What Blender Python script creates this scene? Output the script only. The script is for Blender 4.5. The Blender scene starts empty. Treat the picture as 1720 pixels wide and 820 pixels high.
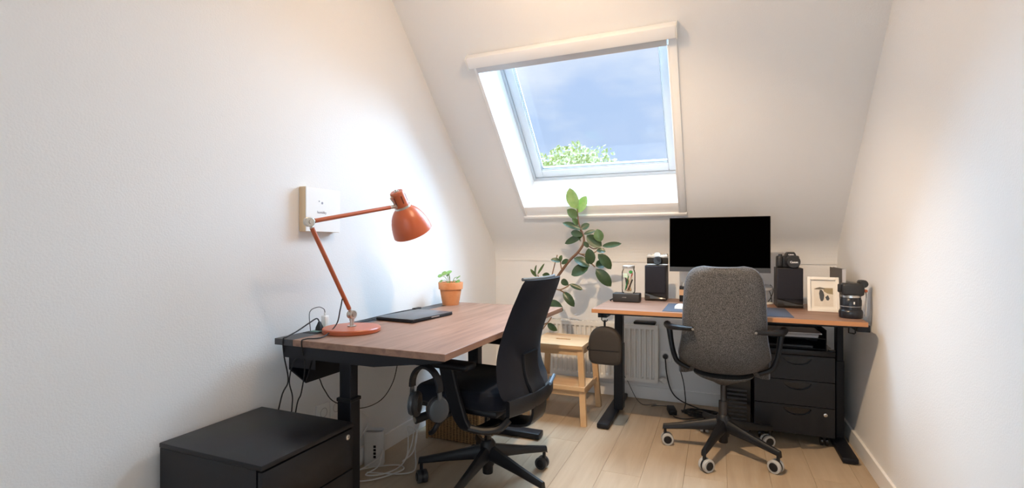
import bpy, bmesh, math, random
from mathutils import Vector, Matrix, Quaternion
R = random.Random(7)
SC = bpy.context.scene
COL = SC.collection

# ------------------------------------------------------------------ camera
FPX, YH, YAW, CAMH = 835.0, 411.5, math.radians(22.5), 1.11
cam_data = bpy.data.cameras.new('camera')
cam_data.sensor_width = 36.0
cam_data.lens = 36.0 * FPX / 1720.0
cam_data.shift_y = (YH - 410.0) / 1720.0
cam_data.clip_start = 0.02
cam = bpy.data.objects.new('camera', cam_data)
COL.objects.link(cam)
cam.location = (0, 0, CAMH)
cam.rotation_euler = (math.pi / 2, 0, YAW)
SC.camera = cam

# pixel -> point on a known plane (floor / desk height, wall ...)
def ray(u, v):
    dx, dz = (u - 860) / FPX, -(v - YH) / FPX
    return Vector((math.cos(YAW) * dx - math.sin(YAW), math.sin(YAW) * dx + math.cos(YAW), dz))
CAM = Vector((0, 0, CAMH))
def onz(u, v, z): r = ray(u, v); return CAM + r * ((z - CAMH) / r.z)
def onx(u, v, x): r = ray(u, v); return CAM + r * (x / r.x)
def ony(u, v, y): r = ray(u, v); return CAM + r * (y / r.y)

# ------------------------------------------------------------------ world, lights, exposure
w = bpy.data.worlds.new('sky'); SC.world = w; w.use_nodes = True
nt = w.node_tree; nt.nodes.clear()
def N(t, **k):
    n = nt.nodes.new(t)
    for a, b in k.items(): setattr(n, a, b)
    return n
out = N('ShaderNodeOutputWorld'); bg = N('ShaderNodeBackground')
tc = N('ShaderNodeTexCoord'); sep = N('ShaderNodeSeparateXYZ')
ramp = N('ShaderNodeValToRGB')
ramp.color_ramp.elements[0].position = 0.0; ramp.color_ramp.elements[0].color = (0.80, 0.86, 0.97, 1)
ramp.color_ramp.elements[1].position = 0.75; ramp.color_ramp.elements[1].color = (0.40, 0.58, 0.92, 1)
e = ramp.color_ramp.elements.new(0.16); e.color = (0.52, 0.66, 0.90, 1)
mp = N('ShaderNodeMapping'); mp.inputs['Scale'].default_value = (1.0, 1.0, 2.6); mp.inputs['Location'].default_value = (0.2, 1.3, 0.55)
cn = N('ShaderNodeTexNoise'); cn.inputs['Scale'].default_value = 2.2; cn.inputs['Detail'].default_value = 7; cn.inputs['Roughness'].default_value = 0.55
cr = N('ShaderNodeValToRGB')
cr.color_ramp.elements[0].position = 0.45; cr.color_ramp.elements[0].color = (0, 0, 0, 1)
cr.color_ramp.elements[1].position = 0.68; cr.color_ramp.elements[1].color = (1, 1, 1, 1)
mx = N('ShaderNodeMixRGB'); mx.inputs[2].default_value = (0.88, 0.93, 1.0, 1)
L = nt.links.new
L(tc.outputs['Generated'], sep.inputs[0]); L(sep.outputs['Z'], ramp.inputs[0])
L(tc.outputs['Generated'], mp.inputs[0]); L(mp.outputs[0], cn.inputs['Vector'])
L(cn.outputs[0], cr.inputs[0]); L(cr.outputs[0], mx.inputs[0]); L(ramp.outputs[0], mx.inputs[1])
L(mx.outputs[0], bg.inputs[0]); bg.inputs[1].default_value = 0.97; L(bg.outputs[0], out.inputs[0])

def light(name, kind, loc, energy, color, **k):
    d = bpy.data.lights.new(name, kind); d.energy = energy; d.color = color
    for a, b in k.items(): setattr(d, a, b)
    o = bpy.data.objects.new(name, d); COL.objects.link(o); o.location = loc
    return o
# hazy daylight outside, coming in through the roof window
sun = light('daylight', 'SUN', (0, 9, 8), 52.0, (0.54, 0.78, 1.0), angle=math.radians(125))
sun.rotation_euler = Vector((0.0, -0.82, -0.57)).to_track_quat('-Z', 'Y').to_euler()
# warm ceiling lamp of the room, above the picture
bulb = light('ceiling_bulb', 'POINT', (-0.62, 1.72, 2.26), 15.0, (1.0, 0.68, 0.40), shadow_soft_size=0.04)
# second head of the same fitting: a warm spot turned towards the desks
spot = light('ceiling_spot', 'SPOT', (-0.40, 1.58, 2.20), 122.0, (1.0, 0.73, 0.47), shadow_soft_size=0.022, spot_size=math.radians(108), spot_blend=0.9)
spot.rotation_euler = Vector((0.05, 1.5, -2.05)).to_track_quat('-Z', 'Y').to_euler()
# added cool fill lamp before the solid end wall, behind the camera
rear_fill = light('added_rear_fill', 'AREA', (-0.49, -1.585, 1.2), 9.0, (0.74, 0.88, 1.0), shape='RECTANGLE', size=2.0, size_y=2.0, spread=math.radians(110))
rear_fill.rotation_euler = (math.radians(90), 0, 0)

SC.view_settings.view_transform = 'Standard'
SC.view_settings.look = 'None'
SC.view_settings.gamma = 1.0
SC.view_settings.use_curve_mapping = False
SC.view_settings.exposure = 0.13
SC.cycles.use_denoising = True
SC.cycles.max_bounces = 12
SC.cycles.diffuse_bounces = 8
SC.cycles.transparent_max_bounces = 12
SC.cycles.sample_clamp_indirect = 6.0

# ------------------------------------------------------------------ materials
MATS = {}
def mat(name, rgb, rough=0.5, metal=0.0, bump=None, var=None, spec=0.5, stretch=(1, 1, 1), coat=0.0, sheen=0.0):
    """bump=(scale,strength)  var=(scale,amount,second rgb)"""
    if name in MATS: return MATS[name]
    m = bpy.data.materials.new(name); m.use_nodes = True
    t = m.node_tree; b = t.nodes['Principled BSDF']
    b.inputs['Base Color'].default_value = (*rgb, 1)
    b.inputs['Roughness'].default_value = rough
    b.inputs['Metallic'].default_value = metal
    b.inputs['Specular IOR Level'].default_value = spec
    b.inputs['Coat Weight'].default_value = coat
    b.inputs['Sheen Weight'].default_value = sheen
    if bump or var:
        c = t.nodes.new('ShaderNodeTexCoord'); mpg = t.nodes.new('ShaderNodeMapping')
        mpg.inputs['Scale'].default_value = stretch
        t.links.new(c.outputs['Object'], mpg.inputs[0])
    if var:
        n = t.nodes.new('ShaderNodeTexNoise'); n.inputs['Scale'].default_value = var[0]; n.inputs['Detail'].default_value = 5
        n.inputs['Roughness'].default_value = 0.6
        t.links.new(mpg.outputs[0], n.inputs['Vector'])
        rp = t.nodes.new('ShaderNodeValToRGB')
        rp.color_ramp.elements[0].position = 0.5 - var[1]; rp.color_ramp.elements[1].position = 0.5 + var[1]
        rp.color_ramp.elements[0].color = (*rgb, 1); rp.color_ramp.elements[1].color = (*var[2], 1)
        t.links.new(n.outputs[0], rp.inputs[0]); t.links.new(rp.outputs[0], b.inputs['Base Color'])
    if bump:
        n2 = t.nodes.new('ShaderNodeTexNoise'); n2.inputs['Scale'].default_value = bump[0]; n2.inputs['Detail'].default_value = 4
        t.links.new(mpg.outputs[0], n2.inputs['Vector'])
        bp = t.nodes.new('ShaderNodeBump'); bp.inputs['Strength'].default_value = bump[1]; bp.inputs['Distance'].default_value = 0.01
        t.links.new(n2.outputs[0], bp.inputs['Height']); t.links.new(bp.outputs[0], b.inputs['Normal'])
    MATS[name] = m
    return m

def glassy(name, tint, ior=1.25, rough=0.02):
    if name in MATS: return MATS[name]
    m = bpy.data.materials.new(name); m.use_nodes = True; t = m.node_tree; t.nodes.clear()
    o = t.nodes.new('ShaderNodeOutputMaterial'); mix = t.nodes.new('ShaderNodeMixShader')
    tr = t.nodes.new('ShaderNodeBsdfTransparent'); gl = t.nodes.new('ShaderNodeBsdfGlossy')
    fr = t.nodes.new('ShaderNodeFresnel'); fr.inputs[0].default_value = ior
    tr.inputs[0].default_value = (*tint, 1); gl.inputs['Roughness'].default_value = rough
    t.links.new(fr.outputs[0], mix.inputs[0]); t.links.new(tr.outputs[0], mix.inputs[1]); t.links.new(gl.outputs[0], mix.inputs[2])
    t.links.new(mix.outputs[0], o.inputs[0]); MATS[name] = m
    return m

def wood(name, dark, lightc, axis='Y', rough=0.5, scale=1.0):
    if name in MATS: return MATS[name]
    m = bpy.data.materials.new(name); m.use_nodes = True; t = m.node_tree; b = t.nodes['Principled BSDF']
    c = t.nodes.new('ShaderNodeTexCoord'); mp_ = t.nodes.new('ShaderNodeMapping')
    s = {'X': (1.2, 16, 16), 'Y': (16, 1.2, 16), 'Z': (16, 16, 1.2)}[axis]
    mp_.inputs['Scale'].default_value = tuple(q * scale for q in s)
    oi = t.nodes.new('ShaderNodeObjectInfo')
    ad = t.nodes.new('ShaderNodeVectorMath'); ad.operation = 'ADD'
    cmb = t.nodes.new('ShaderNodeCombineXYZ')
    ml = t.nodes.new('ShaderNodeMath'); ml.operation = 'MULTIPLY'; ml.inputs[1].default_value = 37.0
    t.links.new(oi.outputs['Random'], ml.inputs[0])
    for i in range(3): t.links.new(ml.outputs[0], cmb.inputs[i])
    t.links.new(c.outputs['Object'], ad.inputs[0]); t.links.new(cmb.outputs[0], ad.inputs[1])
    t.links.new(ad.outputs[0], mp_.inputs[0])
    n = t.nodes.new('ShaderNodeTexNoise'); n.inputs['Scale'].default_value = 1.6; n.inputs['Detail'].default_value = 8
    n.inputs['Roughness'].default_value = 0.62; n.inputs['Distortion'].default_value = 0.6
    t.links.new(mp_.outputs[0], n.inputs['Vector'])
    rp = t.nodes.new('ShaderNodeValToRGB')
    rp.color_ramp.elements[0].position = 0.3; rp.color_ramp.elements[1].position = 0.72
    rp.color_ramp.elements[0].color = (*dark, 1); rp.color_ramp.elements[1].color = (*lightc, 1)
    t.links.new(n.outputs[0], rp.inputs[0])
    hv = t.nodes.new('ShaderNodeHueSaturation')
    mr = t.nodes.new('ShaderNodeMapRange'); mr.inputs[3].default_value = 0.96; mr.inputs[4].default_value = 1.04
    t.links.new(oi.outputs['Random'], mr.inputs[0]); t.links.new(mr.outputs[0], hv.inputs['Value'])
    t.links.new(rp.outputs[0], hv.inputs['Color']); t.links.new(hv.outputs[0], b.inputs['Base Color'])
    b.inputs['Roughness'].default_value = rough
    bp = t.nodes.new('ShaderNodeBump'); bp.inputs['Strength'].default_value = 0.06; bp.inputs['Distance'].default_value = 0.003
    t.links.new(n.outputs[0], bp.inputs['Height']); t.links.new(bp.outputs[0], b.inputs['Normal'])
    MATS[name] = m
    return m

WALL = mat('wall_paint', (0.80, 0.80, 0.80), 0.85, bump=(160, 0.12), spec=0.2)
WHITE = mat('white_lacquer', (0.86, 0.86, 0.86), 0.35)
PVC = mat('white_plastic', (0.82, 0.82, 0.80), 0.45)
BLKMET = mat('black_powder_coat', (0.007, 0.008, 0.012), 0.45, bump=(300, 0.05), spec=.3)
BLKMATTE = mat('black_plastic', (0.007, 0.0075, 0.010), 0.5, spec=.3)
BLKGLOSS = mat('black_gloss', (0.008, 0.008, 0.010), 0.18)
BLKFAB = mat('black_fabric', (0.008, 0.010, 0.017), 0.9, bump=(700, 0.2), spec=.15, sheen=0.06)
CABLE = mat('black_cable', (0.012, 0.012, 0.014), 0.45)
WCABLE = mat('white_cable', (0.75, 0.74, 0.72), 0.5)
CHROME = mat('brushed_steel', (0.62, 0.60, 0.57), 0.28, 1.0)
NICKEL = mat('nickel', (0.58, 0.55, 0.50), 0.38, 1.0)
ORANGE = mat('orange_enamel', (0.43, 0.098, 0.036), 0.34)
DKORANGE = mat('orange_enamel_dark', (0.12, 0.02, 0.01), 0.5)
WALNUT_Y = wood('walnut_lengthwise', (0.17, 0.086, 0.054), (0.33, 0.19, 0.128), 'Y')
WALNUT_X = wood('walnut_crosswise', (0.17, 0.086, 0.054), (0.33, 0.19, 0.128), 'X')
OAKFLOOR = wood('oak_plank', (0.39, 0.295, 0.20), (0.50, 0.40, 0.29), 'Y', 0.5, 0.55)
BEECH_X = wood('beech_x', (0.55, 0.355, 0.19), (0.66, 0.46, 0.27), 'X', 0.5)
BEECH_Z = wood('beech_z', (0.55, 0.345, 0.175), (0.65, 0.44, 0.25), 'Z', 0.5)
SUB = mat('floor_joint', (0.24, 0.17, 0.11), 0.9)

# ------------------------------------------------------------------ mesh builder
class MB:
    def __init__(s): s.v, s.f = [], []
    def add(s, vs, fs):
        o = len(s.v); s.v += [tuple(p) for p in vs]; s.f += [tuple(i + o for i in q) for q in fs]; return s
    def box(s, x0, x1, y0, y1, z0, z1, bev=0.0, seg=2, M=None):
        if bev <= 0:
            vs = [Vector((x, y, z)) for z in (z0, z1) for y in (y0, y1) for x in (x0, x1)]
            fs = [(0, 2, 3, 1), (4, 5, 7, 6), (0, 1, 5, 4), (2, 6, 7, 3), (0, 4, 6, 2), (1, 3, 7, 5)]
        else:
            bm = bmesh.new(); bmesh.ops.create_cube(bm, size=1)
            for q in bm.verts:
                q.co = Vector(((x0 + x1) / 2 + q.co.x * (x1 - x0), (y0 + y1) / 2 + q.co.y * (y1 - y0), (z0 + z1) / 2 + q.co.z * (z1 - z0)))
            bmesh.ops.bevel(bm, geom=bm.edges[:], offset=min(bev, .49 * min(abs(x1 - x0), abs(y1 - y0), abs(z1 - z0))), segments=seg, profile=0.5, affect='EDGES')
            bm.verts.index_update()
            vs = [q.co.copy() for q in bm.verts]; fs = [tuple(q.index for q in f.verts) for f in bm.faces]; bm.free()
        if M is not None: vs = [M @ p for p in vs]
        return s.add(vs, fs)
    def loft(s, loops, cap=True, closed=True):
        n = len(loops[0]); vs = [p for l in loops for p in l]; fs = []
        for i in range(len(loops) - 1):
            for j in range(n if closed else n - 1):
                k = (j + 1) % n
                fs.append((i * n + j, i * n + k, (i + 1) * n + k, (i + 1) * n + j))
        if cap and closed:
            fs.append(tuple(reversed(range(n)))); fs.append(tuple((len(loops) - 1) * n + j for j in range(n)))
        return s.add(vs, fs)
    def cyl(s, p0, p1, r0, r1=None, n=20, cap=True):
        p0, p1 = Vector(p0), Vector(p1); r1 = r0 if r1 is None else r1
        q = (p1 - p0).to_track_quat('Z', 'Y'); lp = []
        for p, r in ((p0, r0), (p1, r1)):
            lp.append([p + q @ Vector((r * math.cos(a), r * math.sin(a), 0)) for a in [2 * math.pi * i / n for i in range(n)]])
        return s.loft(lp, cap)
    def lathe(s, prof, c=(0, 0, 0), n=28, q=None, cap=True):
        c = Vector(c); lp = []
        for r, z in prof:
            r = max(r, 1e-4)
            pts = [Vector((r * math.cos(2 * math.pi * i / n), r * math.sin(2 * math.pi * i / n), z)) for i in range(n)]
            if q is not None: pts = [q @ p for p in pts]
            lp.append([c + p for p in pts])
        return s.loft(lp, cap)
    def tube(s, pts, r, n=8, sm=0, closed=False):
        pts = smooth(pts, sm) if sm else [Vector(p) for p in pts]
        rr = r if isinstance(r, (list, tuple)) else [r] * len(pts)
        if len(rr) != len(pts):
            m = len(rr); rr = [rr[min(m - 1, int(i * (m - 1) / (len(pts) - 1)))] * (1 - (i * (m - 1) / (len(pts) - 1)) % 1) + rr[min(m - 1, int(i * (m - 1) / (len(pts) - 1)) + 1)] * ((i * (m - 1) / (len(pts) - 1)) % 1) for i in range(len(pts))]
        T = []
        for i in range(len(pts)):
            a = pts[max(0, i - 1)]; b = pts[min(len(pts) - 1, i + 1)]
            if closed: a = pts[i - 1]; b = pts[(i + 1) % len(pts)]
            d = b - a; T.append(d.normalized() if d.length > 1e-9 else Vector((0, 0, 1)))
        u = T[0].orthogonal().normalized(); lp = []
        for i, p in enumerate(pts):
            if i:
                u = T[i - 1].rotation_difference(T[i]) @ u
            u = (u - T[i] * u.dot(T[i])).normalized(); v = T[i].cross(u)
            lp.append([p + (u * math.cos(2 * math.pi * j / n) + v * math.sin(2 * math.pi * j / n)) * rr[i] for j in range(n)])
        if closed: lp.append(lp[0])
        return s.loft(lp, not closed)
    def bar(s, pts, wv, wd, th, sm=0, taper=None):
        """flat bar swept along pts: width wd along the constant vector wv, thickness th across"""
        pts = smooth(pts, sm) if sm else [Vector(p) for p in pts]
        wv = Vector(wv).normalized(); lp = []
        for i, p in enumerate(pts):
            d = (pts[min(len(pts) - 1, i + 1)] - pts[max(0, i - 1)]).normalized()
            t = d.cross(wv).normalized(); k = 1 if taper is None else taper[0] + (taper[1] - taper[0]) * i / (len(pts) - 1)
            a, b = wv * wd * .5 * k, t * th * .5 * k
            c = 0.82
            lp.append([p + a * c + b, p - a * c + b, p - a + b * .6, p - a - b * .6, p - a * c - b, p + a * c - b, p + a - b * .6, p + a + b * .6])
        return s.loft(lp)
    def ball(s, c, rx, ry=None, rz=None, n=16, m=10, q=None):
        ry = rx if ry is None else ry; rz = rx if rz is None else rz; c = Vector(c); lp = []
        for i in range(m + 1):
            a = -math.pi / 2 + math.pi * i / m
            pts = [Vector((rx * math.cos(a) * math.cos(2 * math.pi * j / n) , ry * math.cos(a) * math.sin(2 * math.pi * j / n), rz * math.sin(a))) for j in range(n)]
            if q is not None: pts = [q @ p for p in pts]
            lp.append([c + p for p in pts])
        return s.loft(lp)
    def prism(s, poly, z0, z1, M=None):
        """closed 2-D outline in local xy extruded z0..z1"""
        n = len(poly)
        lp = [[Vector((x, y, z)) for x, y in poly] for z in (z0, z1)]
        if M is not None: lp = [[M @ p for p in l] for l in lp]
        return s.loft(lp)
    def xf(s, M): s.v = [tuple(M @ Vector(p)) for p in s.v]; return s

def smooth(pts, k):
    pts = [Vector(p) for p in pts]; o = []
    for i in range(len(pts) - 1):
        p0 = pts[i - 1] if i else pts[0] * 2 - pts[1]
        p1, p2 = pts[i], pts[i + 1]
        p3 = pts[i + 2] if i + 2 < len(pts) else p2 * 2 - p1
        for j in range(k):
            t = j / k
            o.append(0.5 * ((2 * p1) + (p2 - p0) * t + (2 * p0 - 5 * p1 + 4 * p2 - p3) * t * t + (3 * p1 - p0 - 3 * p2 + p3) * t ** 3))
    o.append(pts[-1]); return o

def mesh(name, mb, m, sharp=35):
    me = bpy.data.meshes.new(name); me.from_pydata(mb.v, [], mb.f); me.validate()
    bm = bmesh.new(); bm.from_mesh(me); bmesh.ops.recalc_face_normals(bm, faces=bm.faces[:]); bm.to_mesh(me); bm.free()
    me.shade_smooth(); me.set_sharp_from_angle(angle=math.radians(sharp))
    if m: me.materials.append(m)
    return me

def thing(name, label, cat, loc=(0, 0, 0), rz=0.0, group=None):
    o = bpy.data.objects.new(name, None); COL.objects.link(o); o.empty_display_size = 0.05
    o.location = loc; o.rotation_euler = (0, 0, rz); o['label'] = label; o['category'] = cat
    if group: o['group'] = group
    return o
def part(name, mb, m, parent, world=False, label=None, sharp=35):
    """a part; world=True: the mesh is given in room coordinates, else in its thing's own"""
    o = bpy.data.objects.new(name, mesh(name, mb, m, sharp)); COL.objects.link(o); o.parent = parent
    if world and parent is not None and parent.parent is None and parent.type == 'EMPTY':
        W = Matrix.Translation(parent.location) @ Matrix.Rotation(parent.rotation_euler.z, 4, 'Z')
        o.matrix_parent_inverse = W.inverted()
    if label: o['label'] = label
    return o
def single(name, mb, m, label, cat, loc=(0, 0, 0), rz=0.0, group=None, world=False, sharp=35):
    if world: mb.xf(Matrix.Translation(-Vector(loc)))
    o = bpy.data.objects.new(name, mesh(name, mb, m, sharp)); COL.objects.link(o)
    o.location = loc; o.rotation_euler = (0, 0, rz); o['label'] = label; o['category'] = cat
    if group: o['group'] = group
    return o
def struct(name, mb, m, label, parent=None):
    o = bpy.data.objects.new(name, mesh(name, mb, m)); COL.objects.link(o); o.parent = parent
    if parent is None: o['kind'] = 'structure'; o['label'] = label; o['category'] = name.split('_')[0]
    return o
def text(name, body, size, m, parent, M, ext=0.0004, bold=0.0, world=False, label=None):
    c = bpy.data.curves.new(name, 'FONT'); c.body = body; c.size = size; c.extrude = ext; c.align_x = 'CENTER'; c.align_y = 'CENTER'; c.offset = bold
    t = bpy.data.objects.new(name, c); COL.objects.link(t)
    me = bpy.data.meshes.new_from_object(t); bpy.data.objects.remove(t); bpy.data.curves.remove(c)
    me.transform(M); me.materials.clear(); me.materials.append(m)
    o = bpy.data.objects.new(name, me); COL.objects.link(o); o.parent = parent
    if world and parent.type == 'EMPTY':
        W = Matrix.Translation(parent.location) @ Matrix.Rotation(parent.rotation_euler.z, 4, 'Z'); o.matrix_parent_inverse = W.inverted()
    if label: o['label'] = label
    return o
T3, RX, RY, RZ = Matrix.Translation, (lambda a: Matrix.Rotation(a, 4, 'X')), (lambda a: Matrix.Rotation(a, 4, 'Y')), (lambda a: Matrix.Rotation(a, 4, 'Z'))

# ------------------------------------------------------------------ the room
XL, XR, YB, YF, ZC = -1.67, 0.695, 3.69, -1.6, 2.5
ZS = 1.07            # where the 45-degree slope would meet the knee wall
S2 = math.sqrt(0.5)
YT = YB - (ZC - ZS)  # where the slope meets the flat ceiling

struct('wall_back', MB().box(XL - .1, XR + .1, YB, YB + .1, 0, 1.0), WALL, 'low cream knee wall behind the radiator and desk')
gable = [(YF, 0), (YB, 0), (YB, ZS + .02), (YT, ZC + .02), (YF, ZC + .02)]
def gab(x0, x1):
    mb = MB(); mb.loft([[Vector((x, y, z)) for y, z in gable] for x in (x0, x1)]); return mb
struct('wall_left', gab(XL - .1, XL), WALL, 'long white gable wall beside the lamp desk')
struct('wall_right', gab(XR, XR + .1), WALL, 'white gable wall beside the monitor desk')
struct('wall_front', MB().box(XL, XR, YF - .1, YF, 0, ZC), WALL, 'plain white wall at the opposite end of the room')

# sloped ceiling with the roof-window opening, running on into the flat ceiling
def sl(x, s, n=0.0):      # local slope coordinates -> room
    return Vector((x, YB - s * S2 + n * S2, ZS + s * S2 + n * S2))
WX0, WX1, WS0, WS1 = -1.303, -0.232, 0.447, 1.575   # clear opening of the lining
mb = MB()
STOP = (ZC - ZS) / S2
def quad(a, b, c, d): mb.add([a, b, c, d], [(0, 1, 2, 3)])
s0 = 0.12
quad(sl(XL, s0), sl(XR, s0), sl(XR, WS0), sl(XL, WS0))
quad(sl(XL, WS1), sl(XR, WS1), sl(XR, STOP), sl(XL, STOP))
quad(sl(XL, WS0), sl(WX0, WS0), sl(WX0, WS1), sl(XL, WS1))
quad(sl(WX1, WS0), sl(XR, WS0), sl(XR, WS1), sl(WX1, WS1))
p0, p1, p2 = (YB - .006, 0.985), (YB - .006, 1.075), (YB - s0 * S2, ZS + s0 * S2)
prev = None
for i in range(9):
    t = i / 8
    y = (1 - t) ** 2 * p0[0] + 2 * t * (1 - t) * p1[0] + t * t * p2[0]; z = (1 - t) ** 2 * p0[1] + 2 * t * (1 - t) * p1[1] + t * t * p2[1]
    if prev: quad((XL, prev[0], prev[1]), (XR, prev[0], prev[1]), (XR, y, z), (XL, y, z))
    else: quad((XL, YB + .05, z), (XR, YB + .05, z), (XR, y, z), (XL, y, z))
    prev = (y, z)
quad((XL, YT, ZC), (XR, YT, ZC), (XR, YF, ZC), (XL, YF, ZC))
bmc = struct('ceiling', mb, WALL, 'sloping white attic ceiling around the roof window')

# floor: boards laid along the room, joints recessed
floor = struct('floor', MB().box(XL - .05, XR + .05, YF, YB + .05, -.05, -.004), SUB, 'light oak plank floor')
PW, PL = 0.19, 1.22
cache = {}
for i in range(13):
    x0 = XL + i * PW; x1 = min(x0 + PW, XR)
    if x1 - x0 < .02: continue
    y = YF - [0.15, .75, .4, 1.0, .55, .2, .85][i % 7]
    while y < YB:
        ya, yb = max(y, YF), min(y + PL, YB)
        if yb - ya > 0.03:
            key = (round(x1 - x0, 3), round(yb - ya, 3))
            if key not in cache:
                cache[key] = mesh('plank', MB().box(.0004, key[0] - .0004, .0004, key[1] - .0004, -.005, 0.0, 0.0008, 1), OAKFLOOR)
            o = bpy.data.objects.new('plank', cache[key]); COL.objects.link(o); o.location = (x0, ya, 0); o.parent = floor
        y += PL

# skirting
bb = .088
struct('baseboard_left', MB().box(XL, XL + .014, YF, YB, 0, bb, .002, 1), WHITE, 'white baseboard along the lamp desk wall')
struct('baseboard_right', MB().box(XR - .014, XR, YF, YB, 0, bb, .002, 1), WHITE, 'white baseboard along the monitor desk wall')
struct('baseboard_back', MB().box(XL + .014, XR - .014, YB - .014, YB, 0, bb, .002, 1), WHITE, 'white baseboard under the radiator')

# ------------------------------------------------------------------ roof window
SM = Matrix(((1, 0, 0, 0), (0, -S2, S2, YB), (0, S2, S2, ZS), (0, 0, 0, 1)))   # (x, s, n) -> room
win = bpy.data.objects.new('window_1', None); COL.objects.link(win); win['kind'] = 'structure'; win['category'] = 'window'
win['label'] = 'white framed roof window looking onto blue sky and a tree top'
def wp(name, m, *boxes, bev=.0, parent=win):
    q = MB()
    for b in boxes: q.box(*b, bev, 2, SM)
    o = bpy.data.objects.new(name, mesh(name, q, m)); COL.objects.link(o); o.parent = parent
    return o
D = 0.30
wp('lining_panel', WHITE, (WX0 - .012, WX0, WS0, WS1, 0, D))
wp('lining_panel', WHITE, (WX1, WX1 + .012, WS0, WS1, 0, D))
wp('lining_panel', WHITE, (WX0 - .012, WX1 + .012, WS0 - .012, WS0, 0, D))
wp('lining_panel', WHITE, (WX0 - .012, WX1 + .012, WS1, WS1 + .012, 0, D))
# casing on the ceiling
wp('casing', WHITE, (WX0 - .017, WX0, .36, 1.56, -.012, 0), bev=.002)
wp('casing', WHITE, (WX1, WX1 + .042, .36, 1.56, -.014, 0), bev=.003)
wp('sill_board', WHITE, (WX0 - .017, WX1 + .042, .365, WS0, -.006, 0), bev=.002)
wp('sill_strip', WHITE, (WX0 - .02, WX1 + .046, .343, .366, -.018, 0), bev=.003)
# outer frame and sash
def ring(x0, x1, s0_, s1_, wdt, n0, n1):
    return [(x0, x0 + wdt, s0_, s1_, n0, n1), (x1 - wdt, x1, s0_, s1_, n0, n1), (x0 + wdt, x1 - wdt, s0_, s0_ + wdt, n0, n1), (x0 + wdt, x1 - wdt, s1_ - wdt, s1_, n0, n1)]
FRM = mat('window_frame_grey', (.50, .54, .58), .4)
fr = wp('window_frame', FRM, *ring(WX0 - .012, WX1 + .012, WS0 - .012, WS1 + .012, .030, D, D + .09), bev=.003)
sash = wp('sash', mat('sash_white', (.66, .69, .72), .4), *ring(WX0 + .019, WX1 - .019, WS0 + .021, WS1, .060, D + .012, D + .075), bev=.006)
wp('glazing_bead', FRM, *ring(WX0 + .076, WX1 - .076, WS0 + .078, WS1 - .05, .009, D + .022, D + .04), bev=.002, parent=sash)
wp('gasket', mat('grey_gasket', (.12, .13, .15), .6), *ring(WX0 + .084, WX1 - .084, WS0 + .086, WS1 - .058, .0035, D + .03, D + .042), parent=sash)
pane = wp('pane', glassy('window_glass', (.97, .985, 1.0)), (WX0 + .07, WX1 - .07, WS0 + .072, WS1 - .04, D + .044, D + .048))
# roof outside, around the opening (keeps daylight where it belongs)
rf = MB()
for b in ((XL - .3, WX0 - .012, -.6, 2.4, D - .02, D + .03), (WX1 + .012, XR + .3, -.6, 2.4, D - .02, D + .03), (WX0 - .012, WX1 + .012, -.6, WS0 - .012, D - .02, D + .03), (WX0 - .012, WX1 + .012, WS1 + .012, 2.4, D - .02, D + .03)):
    rf.box(*b, 0, 2, SM)
struct('roof', rf, mat('roof_tile', (.10, .045, .035), .8, bump=(30, .4)), 'outer roof around the window opening')

# roller blind above the opening
bl = thing('roller_blind', 'white roller blind rolled up in its cassette along the roof window top', 'blind', sl((WX0 + WX1) / 2, 1.55))
def bp_(name, m, b, bev=.003): q = MB(); q.box(*b, bev, 2, SM); return part(name, q, m, bl, world=True)
bp_('cassette', WHITE, (WX0 - .027, WX1 + .044, 1.545, 1.612, -.062, -.002), .010)
bp_('end_cap', PVC, (WX0 - .031, WX0 - .026, 1.543, 1.612, -.063, -.002), .002)
bp_('end_cap', PVC, (WX1 + .043, WX1 + .048, 1.543, 1.612, -.063, -.002), .002)
bp_('bottom_bar', mat('pale_aluminium', (.62, .63, .65), .4, 0.2), (WX0 + .003, WX1 - .006, 1.500, 1.545, -.026, -.012), .003)
bp_('side_rail', WHITE, (WX0 - .004, WX0 + .005, .37, 1.5, -.016, -.001), .002)
bp_('side_rail', WHITE, (WX1 - .006, WX1 + .004, .37, 1.5, -.016, -.001), .002)

# ------------------------------------------------------------------ lamp desk (by the left wall)
LZ = 0.745
LX0, LX1, LY0, LY1 = -1.605, -0.84, 1.443, 2.80
ld = thing('sit_stand_desk', 'walnut desk with a black rear flap, carrying the orange lamp', 'desk', ((LX0 + LX1) / 2, (LY0 + LY1) / 2, 0))
part('desk_top', MB().box(LX0 + .094, LX1, LY0, LY1, LZ - .025, LZ, .0015, 1), WALNUT_Y, ld, True, 'walnut laminate top')
DKGREY = mat('charcoal_laminate', (.045, .046, .052), .5, bump=(200, .05))
part('rear_flap', MB().box(LX0, LX0 + .092, LY0, LY1, LZ - .025, LZ - .0005, .0015, 1), DKGREY, ld, True, 'charcoal strip along the wall side')
fm = MB()
fm.box(LX0 + .03, LX1 - .10, LY0 + .10, LY0 + .16, LZ - .065, LZ - .026)
part('cross_beam', fm, BLKMET, ld, True)
for yy in (LY0 + .012, LY1 - .06):
    q = MB(); a, b = LX0 + .035, LX1 - .02
    q.loft([[Vector((a, y, LZ - .026)), Vector((b, y, LZ - .026)), Vector((b, y, LZ - .034)), Vector((b - .28, y, LZ - .073)), Vector((a, y, LZ - .073))] for y in (yy, yy + .045)])
    part('side_beam', q, BLKMET, ld, True)
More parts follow.
